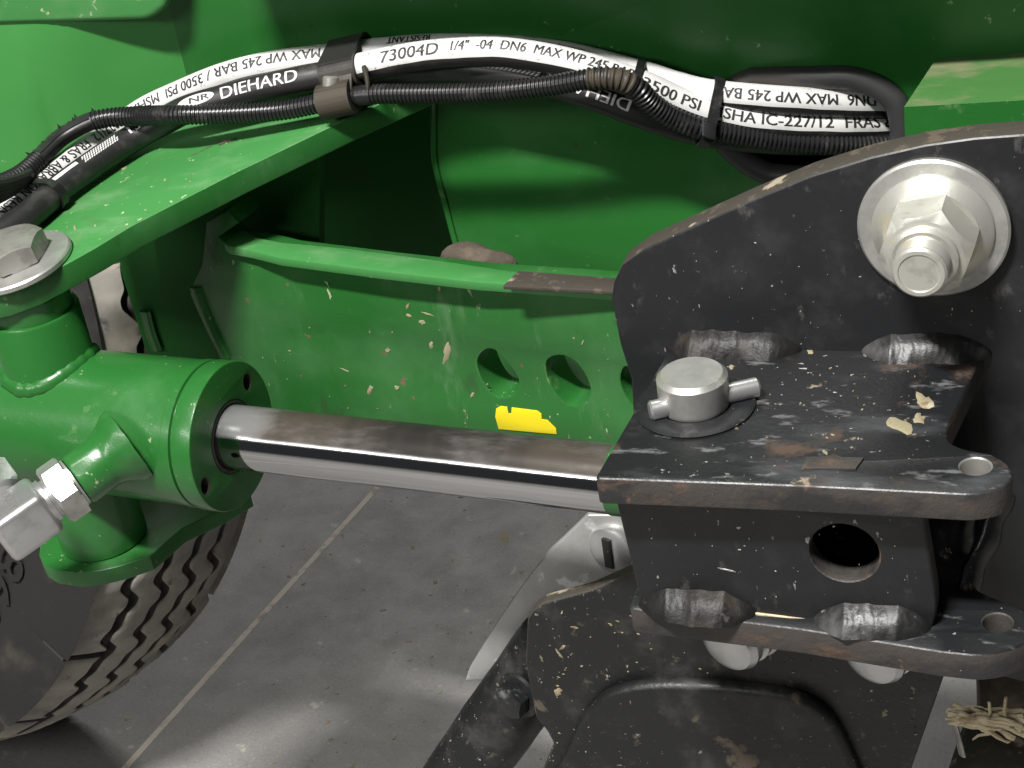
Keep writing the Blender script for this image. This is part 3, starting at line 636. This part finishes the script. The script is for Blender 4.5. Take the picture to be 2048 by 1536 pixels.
# ---------------- lower black carrier, leg, galvanised bracket
lb = thing('lower_carrier', 'dirty black steel carrier plate with a raised ridge under the bracket', 'plate', V(-150, 660, -700))
fD = fr_y(660)
dl = [(1054,1240),(1066,1222),(1085,1207),(1180,1182),(1262,1145),(1340,1090),(1940,1150),(1893,1340),(1824,1536),(1760,1720),(1000,1720),(1068,1580),(1107,1490),(1092,1462),(1072,1440),(1064,1400),(1050,1330)]
plate('face_plate', fillet(tr(fD, dl), [2,2,2,0,0,0,0,0,0,0,0,0,2,2,2,2,0]), [], fD, 9, [M['black_dirty'], M['dirt_edge']], lb, bevel=2.0, res=3)
fRp = fr_y(652.5)
plate('raised_panel', smooth2(tr(fRp, [(1075,1740),(1135,1500),(1180,1418),(1225,1386),(1300,1372),(1430,1374),(1560,1388),(1622,1408),(1668,1448),(1705,1520),(1735,1600),(1760,1740)]), 3), [], fRp, 9, [M['black_dirty'], M['black_dirty']], lb, bevel=4.3, res=5)
for (u, v) in ((1500, 1242), (1784, 1267)):
    c = atY(u, v, 655.5); d_ = unit(V(-.42, -1, -.06))
    t_ = thing('hex_bolt' if u < 1600 else 'hex_bolt', 'zinc bolt head under the lower lug, %s of the two' % ('left' if u < 1600 else 'right'), 'bolt', c, 'bolts under the lower lug')
    mb = MB(); mb.lathe([(9, 0), (17.5, 0), (18, .8), (18, 3.4), (17.4, 4), (9, 4)], c, d_, 48, capped=False); mb.build('washer', M['zinc'], t_)
    mb = MB(); mb.lathe([(9, 4), (15.6, 4.1), (16.4, 5), (16.4, 9.5), (13.2, 10.2), (13.6, 12), (15.2, 13), (15.2, 17), (13.0, 20.5), (9, 22.6), (.1, 23.4)], c, d_, 48); mb.build('head', M['steel_fitting'], t_, angle=30)
lg = thing('support_leg', 'round black dusty steel leg slanting down beside the carrier plate', 'leg', atY(905, 1600, 700))
mb = MB(); P = spline([atY(1112,1290,702), atY(1060,1360,700), atY(995,1450,698), atY(922,1555,696), atY(850,1665,694)], 4); mb.sweep(P, [21+.5*noise.noise(Vector((i*.2,0,0))) for i in range(len(P))], 32); mb.build('tube', M['black_dirty'], lg, angle=60)
c = atY(1040, 1388, 676); d_ = unit(V(-.45, -1, .1))
mb = MB(); mb.lathe([(6, 0), (12.5, 0), (13, .8), (12.4, 2.6), (6, 2.8)], c, d_, 40, capped=False); mb.build('washer', M['black'], lg)
mb = MB(); mb.hexnut(c+d_*2.8, d_, 17, 8, V(.2,0,1), ch=.12); mb.build('hex_nut', M['black_worn'], lg, angle=28)
gv = thing('galvanised_bracket', 'pale galvanised sheet bracket between the rod and the black carrier plate', 'bracket', atY(1100, 1250, 716))
fV = fr_y(716)
plate('sheet', tr(fV, [(1176,1030),(1340,1030),(1340,1200),(1200,1290),(1000,1360),(930,1362),(938,1338),(1000,1236),(1046,1170),(1088,1116),(1098,1104),(1124,1080)]), [], fV, 5, [M['galv'], M['galv']], gv, bevel=1.2, res=2)
mb = MB(); c = atY(1232, 1092, 716); d_ = unit(V(-.35, -1, .05)); mb.lathe([(.1, -2), (13.5, -2), (14, 3), (13, 5.5), (10, 7), (.1, 7)], c, d_, 40); bh = mb.build('bolt_head', M['steel_fitting'], gv)
mb = MB(); rbox(mb, c+d_*7.2, unit(np.cross(d_, V(0,0,1))), V(0,0,1), d_, 2.6, 9, 1.2, .4); mb.build('slot', M['black'], bh)
# drum and shaft at lower right
dr = thing('dusty_roller', 'brown dusty steel roller at the lower right behind the carrier plate', 'roller', atY(2000, 1400, 740))
mb = MB(); c = atY(1955, 1370, 745); mb.lathe([(.1, 0), (38, 0), (42, 4), (42, 180)], c, V(1, .1, 0), 48, capped=False); mb.build('shell', M['mud'], dr, ripple=(1.5, .06))
mb = MB(); c = atY(1930, 1500, 700); rbox(mb, c+V(44, 0, -24), V(1,0,0), V(0,1,0), V(0,0,1), 50, 25, 30, 12); mb.build('bearing_block', M['dirt_edge'], dr, ripple=(7.0, .035))
mb = MB(); P = spline([atY(1905,1440,668), atY(1915,1470,664), atY(1925,1510,662)], 2); mb.sweep(P, 3.2, 10, flat=.4); mb.build('spring_clip', M['zinc_dull'], dr)
# ragged straw stub
st = MB(); a_, b_ = atY(1898, 1425, 640), atY(2075, 1462, 640)
for k in range(46):
    t0, t1 = RNG.uniform(0, .5), RNG.uniform(.55, 1.05)
    o0 = V(RNG.uniform(-3, 3), RNG.uniform(-5, 5), RNG.gauss(0, 3.2)); o1 = V(RNG.uniform(-3, 3), RNG.uniform(-5, 5), RNG.gauss(0, 3.6))
    p, q = a_+(b_-a_)*t0+o0, a_+(b_-a_)*t1+o1; mid = (p+q)/2+V(0, 0, RNG.uniform(-1, 4))
    P = spline([p, mid, q], 3); st.sweep(P, RNG.uniform(.4, 1.5), 6, flat=RNG.uniform(.3, .9))
for (u, v) in ((1978,1412), (2010,1405)): st.sweep([atY(u,v+28,638), atY(u+1,v+12,637), atY(u+2,v-8,637)], .7, 6)
tag(st.build('straw_stub', M['straw'], ripple=(1.0, .3)), 'ragged pale straw stub caught at the lower right', 'straw')

# ================================================================ hoses, loom, clamp, ties, grommet
CAMDIR = lambda p: -np.asarray(p)
class Hose:
    def __init__(s, ctrl, r):
        s.r = r; s.P = spline([atY(*c) for c in ctrl], 2.0)
        T = np.gradient(s.P, axis=0); s.T = T/np.linalg.norm(T, axis=1)[:, None]
        s.L = np.concatenate([[0], np.cumsum(np.linalg.norm(np.diff(s.P, axis=0), axis=1))]); s.px = np.array([pix(p) for p in s.P])
        N = []; B = []
        for p, t in zip(s.P, s.T):
            n = -p/np.linalg.norm(p); n = unit(n-t*(n@t)); b = np.cross(n, t); b = b if b@UP > 0 else -b; N.append(n); B.append(b)
        s.N = np.array(N); s.B = np.array(B)
    def at_u(s, u): return float(np.interp(u, s.px[:, 0], s.L))
    def pos(s, l, phi, rr):
        g = lambda A: np.array([np.interp(l, s.L, A[:, k]) for k in range(3)])
        return g(s.P)+rr*(cos(phi)*unit(g(s.N))+sin(phi)*unit(g(s.B)))
    def body(s, name, mat, parent=None):
        mb = MB(); mb.sweep(s.P, s.r, 28, ref=lambda p: -p); return mb.build(name, mat, parent, angle=60)
    def stripe(s, u0, u1, a0, a1, mat, parent, lift=.12, name='print_stripe'):
        l0, l1 = s.at_u(u0), s.at_u(u1); n = int((l1-l0)/2.0); k = 14
        rows = []
        for i in range(n+1):
            l = l0+(l1-l0)*i/n; w = .045*noise.noise(Vector((l*.09, a0, 3))); w2 = .03*noise.noise(Vector((l*.2, a1, 9)))
            rows.append([s.pos(l, a0+w+(a1+w2-a0-w)*j/k, s.r+lift) for j in range(k+1)])
        mb = MB(); mb.quadgrid(rows); return mb.build(name, mat, parent, angle=180)
    def text(s, txt, u0, u1, phi, h, mat, parent, flip=False, lift=.30, off=.012, shear=0.0, name='lettering', fit=True):
        vs, fs = text_mesh(txt, h, off*h, shear); W = vs[:, 0].max(); l0, l1 = s.at_u(u0), s.at_u(u1)
        k = (l1-l0)/W; P = []
        for x, y in vs:
            l = l0+x*k; y -= h/2
            P.append(s.pos(l, phi+(y if not flip else -y)/s.r, s.r+lift))
        mb = MB(); mb.add(P, fs)
        for e, lf in ((.16, .03), (-.16, -.03)):
            mb.add([s.pos(l0+x*k+e, phi+((y-h/2) if not flip else -(y-h/2))/s.r, s.r+lift+lf) for x, y in vs], fs)
        return mb.build(name, mat, parent, angle=180)
    def hatch(s, u0, u1, a0, a1, mat, parent):
        l0, l1 = s.at_u(u0), s.at_u(u1); mb = MB(); n = 15; m_ = 4
        for i in range(n):
            for j in range(m_):
                la = l0+(l1-l0)*(i+.5*(j % 2))/n; lb = la+(l1-l0)/n*.62; pa = a0+(a1-a0)*j/m_; pb = pa+(a1-a0)/m_*.8; sk = (l1-l0)/n*.6
                mb.add([s.pos(la, pa, s.r+.2), s.pos(lb, pa, s.r+.2), s.pos(lb+sk, pb, s.r+.2), s.pos(la+sk, pb, s.r+.2)], [(0,1,2,3)])
        return mb.build('hatch_mark', mat, parent)
HRAD = 7.3
YH = lambda u, v, l: (u, v, onA(u, v, l)[1])
c1 = [YH(-90,500,9),YH(-30,462,9),YH(40,410,9),YH(108,352,9),YH(178,298,9),YH(238,258,9),(290,222,804),(346,195,808),(447,154,808),(550,129,811),(652,117,814),(740,106,816),(900,96,819),(1100,108,821),(1280,150,822),(1350,172,822),(1430,190,820),(1600,204,828),(1760,210,850),(1860,214,885)]
c2 = [YH(-90,520,8.5),YH(-20,482,8.5),YH(50,436,8.5),YH(102,392,8.5),YH(137,364,8.5),YH(205,316,9),(273,272,781),(330,241,787),(376,218,788),(450,196,792),(513,179,795),(600,160,797),(660,149,799),(740,131,800),(820,115,802),(900,106,803),(1000,104,804),(1100,118,805),(1200,143,806),(1290,173,808),(1350,200,811),(1420,226,815),(1500,243,820),(1600,251,828),(1700,253,840),(1800,251,862),(1870,249,890)]
c3 = [(700,146,816),(820,137,815),(900,134,813),(960,138,810),(1040,150,809),(1120,170,810),(1200,196,811),(1280,226,812),(1350,250,815),(1430,268,819),(1560,280,828),(1700,282,842),(1800,280,866)]
H1 = thing('hydraulic_hose', 'hydraulic hose with white stripe and upside down black print, topmost of the bundle', 'hose', atY(40,416,672))
h1o = Hose(c1, HRAD); h1o.body('hose_body', M['rubber'], H1); h1o.stripe(-60, 1850, radians(-24), radians(104), M['print_white'], H1)
h1o.text('MAX WP 245 BAR / 3500 PSI  MSHA', 650, 272, radians(28), 5.2, M['print_black'], H1, flip=True)
h1o.text('IC-227/12  FRAS & ABRASION RESISTANT', 258, -58, radians(24), 5.2, M['print_black'], H1, flip=True)
h1o.text('RESISTANT', 866, 782, radians(48), 4.4, M['print_black'], H1, flip=True)
h1o.text('-04  DN6  MAX WP 245 BAR', 1778, 1428, radians(16), 5.2, M['print_black'], H1, flip=True)
H2 = thing('hydraulic_hose', 'hydraulic hose printed black on the left, white striped with upright text right of the clamp', 'hose', atY(102,390,667))
h2o = Hose(c2, HRAD); h2o.body('hose_body', M['rubber'], H2); h2o.stripe(722, 1800, radians(-20), radians(104), M['print_white'], H2)
h2o.text('73004D', 772, 886, radians(24), 5.8, M['print_black'], H2, off=.03, shear=.1)
h2o.text('1/4"  -04  DN6  MAX WP 245 BAR', 910, 1264, radians(30), 5.0, M['print_black'], H2, off=.02, shear=.1)
h2o.text('3500 PSI  MSHA IC-227/12  FRAS & ABRASION', 1282, 1868, radians(16), 5.2, M['print_black'], H2, off=.02)
h2o.text('DIEHARD', 453, 606, radians(24), 6.2, M['print_white'], H2, off=.03)
h2o.text('130', 262, 316, radians(38), 4.6, M['print_white'], H2, off=.03)
mb = MB(); l0, l1 = h2o.at_u(372), h2o.at_u(440); lc_ = (l0+l1)/2; rows = []
for i in range(13):
    rr = i/12; rows.append([h2o.pos(lc_+(l1-l0)/2*rr*cos(t), radians(28)+.40*rr*sin(t), HRAD+.25) for t in np.linspace(0, 2*pi, 33)])
mb.quadgrid(rows); lg_ = mb.build('maker_mark', M['print_white'], H2, angle=180)
h2o.text('NR', 392, 430, radians(28), 3.0, M['print_black'], H2, lift=.5, off=.03)
h2o.hatch(168, 236, radians(25), radians(62), M['print_white'], H2)
mb = MB(); h2o.stripe(98, 160, radians(38), radians(58), M['print_white'], H2, lift=.15)
H3 = thing('hydraulic_hose', 'black hydraulic hose sagging below the white striped hoses, right of the clamp', 'hose', atY(1120,170,810))
h3o = Hose(c3, HRAD); h3o.body('hose_body', M['rubber'], H3); h3o.hatch(958, 1078, radians(8), radians(62), M['print_white'], H3)
h3o.text('DIEHARD', 1258, 1092, radians(12), 6.0, M['print_white'], H3, flip=True, off=.03)

# corrugated wiring loom, split open at its left end
LR_ = 4.7
lc1 = [(-60,392,700),(-20,376,712),(40,350,730),(90,308,750),(130,272,764),(195,240,773),(270,232,777),(350,230,772),(450,228,777),(560,221,783),(640,206,786),(700,194,787),(760,188,787),(900,186,788),(1000,182,788),(1100,171,789),(1180,158,789),(1236,158,790),(1272,176,793),(1300,205,797),(1340,232,801),(1400,256,804),(1440,263,809),(1550,279,820),(1680,289,832),(1800,293,852),(1860,295,880)]
LO = thing('wiring_loom', 'black corrugated wiring loom snaking in front of the hoses, split at its left end', 'cable', atY(350,230,738))
lo1 = Hose(lc1, LR_)
def loom_seg(u0, u1, name, mat, amp=.5, pitch=2.1, rbase=LR_):
    l0, l1 = lo1.at_u(u0), lo1.at_u(u1); n = int((l1-l0)/pitch*4); P = []; R_ = []
    for i in range(n+1):
        l = l0+(l1-l0)*i/n; P.append([np.interp(l, lo1.L, lo1.P[:, k]) for k in range(3)]); R_.append(rbase+(amp if (i % 4) in (0, 1) else -amp*.4))
    mb = MB(); mb.sweep(P, R_, 16, ref=lambda p: -p); return mb.build(name, mat, LO, angle=28)
loom_seg(-58, 78, 'corrugated_tube', M['plastic']); loom_seg(186, 716, 'corrugated_tube', M['plastic']); loom_seg(716, 742, 'taped_sleeve', M['plastic'], amp=.02, rbase=5.1)
loom_seg(742, 1178, 'corrugated_tube', M['plastic']); loom_seg(1178, 1262, 'muddy_section', M['loom_muddy'], amp=.55, pitch=2.8, rbase=5.2); loom_seg(1262, 1850, 'corrugated_tube', M['plastic'], amp=.6, pitch=2.4, rbase=5.2)
mb = MB(); l0, l1 = lo1.at_u(70), lo1.at_u(196); n = 60; P = [[np.interp(l0+(l1-l0)*i/n, lo1.L, lo1.P[:, k]) for k in range(3)] for i in range(n+1)]
mb.sweep(P, 3.1, 12); mb.build('inner_wire', M['rubber'], LO)
mb = MB(); rows = []; rng2 = random.Random(3)
for i in range(n+1):
    l = l0+(l1-l0)*i/n; tooth = (2.6 if rng2.random() < .22 else .5)*rng2.uniform(.3, 1.2)
    rows.append([lo1.pos(l, radians(35), 3.6), lo1.pos(l, radians(75), 4.4), lo1.pos(l, radians(100), 4.9+tooth*.6), lo1.pos(l, radians(108), 5.2+tooth), lo1.pos(l, radians(118), 4.6)])
mb.quadgrid(rows)
rows = [[lo1.pos(l0+(l1-l0)*i/n, radians(a), 4.6) for a in (-20, -60, -110, -160, -200, -240)] for i in range(n+1)]
mb.quadgrid(rows); mb.build('split_edge', M['plastic'], LO, angle=20)

# ties
def band(name, label, pts, wid, parent=None, rad=1.1):
    P = spline(pts+[pts[0], pts[1]], 1.5); mb = MB(); mb.sweep(P, wid, 10, flat=rad, ref=lambda p: -p); o = mb.build(name, M['plastic'], parent, angle=50); return o
def ring_around(centres, du, r):
    """closed loop round several hose axes at once (convex outline in the plane across the run)"""
    c = np.mean(centres, axis=0); t = unit(du); n = unit(-c-t*((-c)@t)); b = np.cross(n, t); pts = []
    for p in centres:
        for a in np.linspace(0, 2*pi, 40, endpoint=False):
            q = p+r*(cos(a)*n+sin(a)*b)-c; q = q-t*(q@t); pts.append((q@n, q@b))
    P = np.array(pts); out = []
    for a in np.linspace(0, 2*pi, 72, endpoint=False):
        d = V(cos(a), sin(a)); k = np.argmax(P@d); out.append(c+n*P[k, 0]+b*P[k, 1])
    return out
def band_mesh(loop, axis, half, th):
    axis = unit(axis); c = np.mean(loop, axis=0); n = len(loop); vs = []
    for p in loop:
        o = unit(p-c); vs += [p-axis*half, p+axis*half, p+axis*half+o*th, p-axis*half+o*th]
    F = []
    for i in range(n):
        j = (i+1) % n
        for k in range(4): l = (k+1) % 4; F.append((i*4+k, i*4+l, j*4+l, j*4+k))
    return vs, F
def hp(h, u): l = h.at_u(u); return np.array([np.interp(l, h.L, h.P[:, k]) for k in range(3)])
def ht(h, u): l = h.at_u(u); return unit([np.interp(l, h.L, h.T[:, k]) for k in range(3)])
zt = thing('cable_tie', 'black cable tie round the hoses and loom beside the rubber grommet', 'cable tie', hp(h2o, 1418), 'cable ties on the hoses')
lp = ring_around([hp(h1o, 1418), hp(h2o, 1418), hp(lo1, 1424)], ht(h2o, 1418), 8.2); vs, F = band_mesh(lp, ht(h2o, 1418), 2.6, 1.3)
mb = MB(); mb.add(vs, F); mb.build('strap', M['plastic'], zt, angle=40)
mb = MB(); c = hp(lo1, 1418)+unit(-hp(lo1, 1418))*7.2; rbox(mb, c, ht(h2o, 1418), UP, unit(-c), 3.6, 4.2, 2.6, .8); mb.build('buckle', M['plastic'], zt)
zt2 = thing('cable_tie', 'black cable tie round the hoses at the left edge above the arm washer', 'cable tie', hp(h1o, 78), 'cable ties on the hoses')
lp = ring_around([hp(h1o, 78), hp(h2o, 88)], ht(h1o, 78), 7.9); vs, F = band_mesh(lp, ht(h1o, 78), 2.3, 1.3)
mb = MB(); mb.add(vs, F); mb.build('strap', M['plastic'], zt2, angle=40)
mb = MB(); c = hp(h1o, 66)+UP*9; rbox(mb, c, ht(h1o, 78), UP, unit(-c), 5, 3.2, 4, 1); mb.sweep(spline([c, c-RT*14-UP*2, c-RT*26-UP*8], 2), 2.6, 8, flat=.5); mb.build('buckle', M['plastic'], zt2)
zt3 = thing('cable_tie', 'narrow black tie where the muddy loom section ends, over the white stripe', 'cable tie', hp(h2o, 1270), 'cable ties on the hoses')
lp = ring_around([hp(h1o, 1270), hp(h2o, 1272)], ht(h2o, 1270), 7.6); vs, F = band_mesh(lp, ht(h2o, 1270), 2.0, 1.2)
mb = MB(); mb.add(vs, F); mb.build('strap', M['plastic'], zt3, angle=40)
mb = MB(); c = atY(12, 372, 660); wires = MB()
for k in range(5):
    wires.sweep(spline([atY(-50, 360+k*14, 690), atY(-10, 366+k*9, 700), atY(24, 360+k*6, 712), atY(60, 346+k*3, 730)], 3), 2.4, 8)
wires.build('loose_wire', M['rubber'], LO)

# P-clamp
cl = thing('hose_clamp', 'brown dusty double steel clamp gripping the hoses and the loom', 'clamp', atY(690, 190, 790))
cu_ = 694; ax_ = ht(h2o, cu_)
lp = ring_around([hp(h1o, 700), hp(h2o, 690)], ax_, 8.0); vs, F = band_mesh(lp, ax_, 9.8, 2.2); mb = MB(); mb.add(vs, F); mb.build('upper_strap', M['clamp'], cl, angle=40)
lp = ring_around([hp(lo1, 676)], ht(lo1, 676), 5.6); vs, F = band_mesh(lp, ht(lo1, 676), 9.2, 3.4); mb = MB(); mb.add(vs, F); mb.build('lower_strap', M['clamp'], cl, angle=40)
c = (hp(h2o, 678)*.45+hp(lo1, 672)*.55); v_ = unit(-c)
mb = MB(); rbox(mb, c+v_*1.5+UP*1.0, ax_, UP, v_, 8.5, 5.5, 5.5, 1.4); mb.build('clamp_neck', M['clamp'], cl)
mb = MB(); mb.lathe([(3.2, 0), (4.4, .3), (4.4, 7.6), (3.4, 8.4), (.1, 8.4)], c-ax_*3.5+v_*5+UP*-2, unit(UP+.25*v_), 28); mb.build('clamp_screw', M['zinc_dull'], cl)
mb = MB(); P = spline([hp(h2o, 728)+unit(-hp(h2o, 728))*9, hp(h2o, 736)+unit(-hp(h2o, 736))*9-UP*10, hp(h2o, 728)+unit(-hp(h2o, 728))*4-UP*18], 1.5); mb.sweep(P, 3.0, 10, flat=.45); mb.build('clamp_tail', M['clamp'], cl)

# rubber grommet round the panel hole
gr = MB(); P = np.array([atY(u, v, YW-2) for u, v in [p for p in GC]]); n_ = len(P)
Pc = spline(np.vstack([P, P[:1]]), 2.0)[:-1]
gr.sweep(Pc, 6.0, 20, closed=True, ref=V(0, -1, 0), flat=1.0)
tag(gr.build('grommet', M['trim'], angle=60), 'thick black rubber grommet round the hole where the hoses enter the panel', 'grommet')

# ================================================================ chaff: dry grass flecks stuck to the surfaces
def flecks(name, label, spots, place, mat, seed):
    rg = random.Random(seed); mb = MB()
    for (u, v, L, W, ang) in spots:
        p, n = place(u, v); n = unit(n); e = unit(np.cross(n, V(.3, .2, .9) if abs(n[2]) < .9 else V(1, .2, 0))); f = np.cross(n, e)
        d1 = cos(ang)*e+sin(ang)*f; d2 = np.cross(n, d1); top = []; rim = []; K = 9 if L < 6 else 17; sd = rg.uniform(0, 99)
        for k in range(K):
            a = 2*pi*k/K; r = .8+.55*noise.noise(Vector((cos(a)*1.6+sd, sin(a)*1.6, sd)))+rg.uniform(-.1, .1); rim.append(p+d1*L/2*cos(a)*r+d2*W/2*sin(a)*r-n*.1)
            top.append(p+d1*L/2*cos(a)*r*.85+d2*W/2*sin(a)*r*.85+n*(rg.uniform(.15, .45) if L < 6 else rg.uniform(.1, .25)))
        mb.add(rim+top+[p+n*.25], [(k, (k+1) % K, K+(k+1) % K, K+k) for k in range(K)]+[(K+k, K+(k+1) % K, 2*K) for k in range(K)])
    return tag(mb.build(name, mat, angle=60), label, 'chaff', kind='stuff')
def rnd(n, u0, u1, v0, v1, lmin, lmax, seed, ang=None, asp=.45, inside=None):
    rg = random.Random(seed); out = []
    while len(out) < n:
        u, v = rg.uniform(u0, u1), rg.uniform(v0, v1)
        if inside and not inside(u, v): continue
        L = lmin+(lmax-lmin)*rg.random()**2.4; out.append((u, v, L, L*asp*rg.uniform(.5, 1.4), rg.uniform(0, pi) if ang is None else rg.gauss(*ang)))
    return out
pw = lambda u, v: (onp(u, v, fr_[0], fr_[3]), fr_[3])
sp = [(815,612,6,2,1.3),(845,645,5,3,.4),(863,690,8,3,1.5),(893,705,17,4,1.45),(818,632,4,2.5,0),(740,780,9,3,1.3),(775,700,5,3,1.2),(855,628,8,1.2,.1),(690,740,6,1,0),(795,775,4,3,1),(938,580,9,2,2.2),(880,577,4,2,1.4),(735,548,4,3,.8),(945,790,6,2,1.2),(1165,686,5,1,1.4)]
flecks('grass_flecks', 'dry grass flecks stuck to the green rail behind the rod', sp+rnd(36, 560, 1225, 590, 830, .5, 2.4, 5, (1.35, .5), .4), pw, M['fleck'], 1)
ph_ = lambda H: (lambda u, v: (atZ(u, v, H), V(0, 0, 1)))
flecks('grass_flecks', 'pale crumbs and chips lying on the upper black lug', [(1850,803,15,8,.3),(1800,852,18,9,.6),(1838,838,9,6,0),(1560,705,6,3,.3),(1462,735,5,3,.2),(1620,702,7,3,.1),(1650,905,5,2,.4)]+rnd(70, 1350, 1960, 720, 960, .5, 2.2, 8, None, .5, lambda u, v: v > 955-(u-1190)*1.5 and u < 1880), ph_(HL), M['fleck'], 2)
flecks('grass_flecks', 'straw bits scattered on the black carrier plate below the bracket', [(1335,1420,7,6,0),(1385,1455,9,6,.3),(1480,1452,12,4,.1),(1117,1385,9,5,1.2),(1125,1295,5,2,1.1),(1150,1255,4,1.5,.2),(1120,1310,9,1.5,2.4)]+rnd(150, 1100, 1850, 1220, 1536, .5, 2.6, 9, (.15, .5), .4), lambda u, v: (atY(u, v, 659.8), V(0,-1,0)), M['fleck'], 3)
flecks('grass_flecks', 'dust crumbs on the green arm plate beside the washer', [(247,337,4,4,0),(330,360,2,2,0),(450,283,7,3,.4),(150,455,9,1.5,.4),(120,470,6,1.2,.3)]+rnd(40, 60, 620, 240, 520, .6, 2.4, 10, (.35, .3), .35, lambda u, v: v < 470-(u-200)*.45 and v > 455-u*.55), lambda u, v: (onA(u, v), AN), M['fleck'], 4)
flecks('floor_crumbs', 'dry crumbs and leaf bits on the concrete floor', [(1010,1075,22,10,.3),(870,1165,8,5,0),(905,1120,7,4,0),(825,1095,8,5,.3),(255,1437,6,5,0)]+rnd(110, 520, 1180, 960, 1536, 1, 6, 11, None, .6), ph_(HF), M['fleck'], 5)
flecks('grass_flecks', 'small pale bits on the front of the black bracket', [(1455,1140,10,1,.15),(1478,1055,3,1.5,.2)]+rnd(36, 1300, 1830, 1030, 1200, .5, 1.8, 12, None, .6), lambda u, v: (onp(u, v, fF[0], fF[3]), fF[3]), M['galv'], 6)
flecks('grass_flecks', 'light specks on the upright black back plate', rnd(46, 1290, 2040, 330, 690, .4, 1.6, 13, None, .5, lambda u, v: v > 560-(u-1240)*.38 and (u-1868)**2+(v-450)**2 > 150**2), lambda u, v: (atY(u, v, YB), V(0,-1,0)), M['galv'], 7)
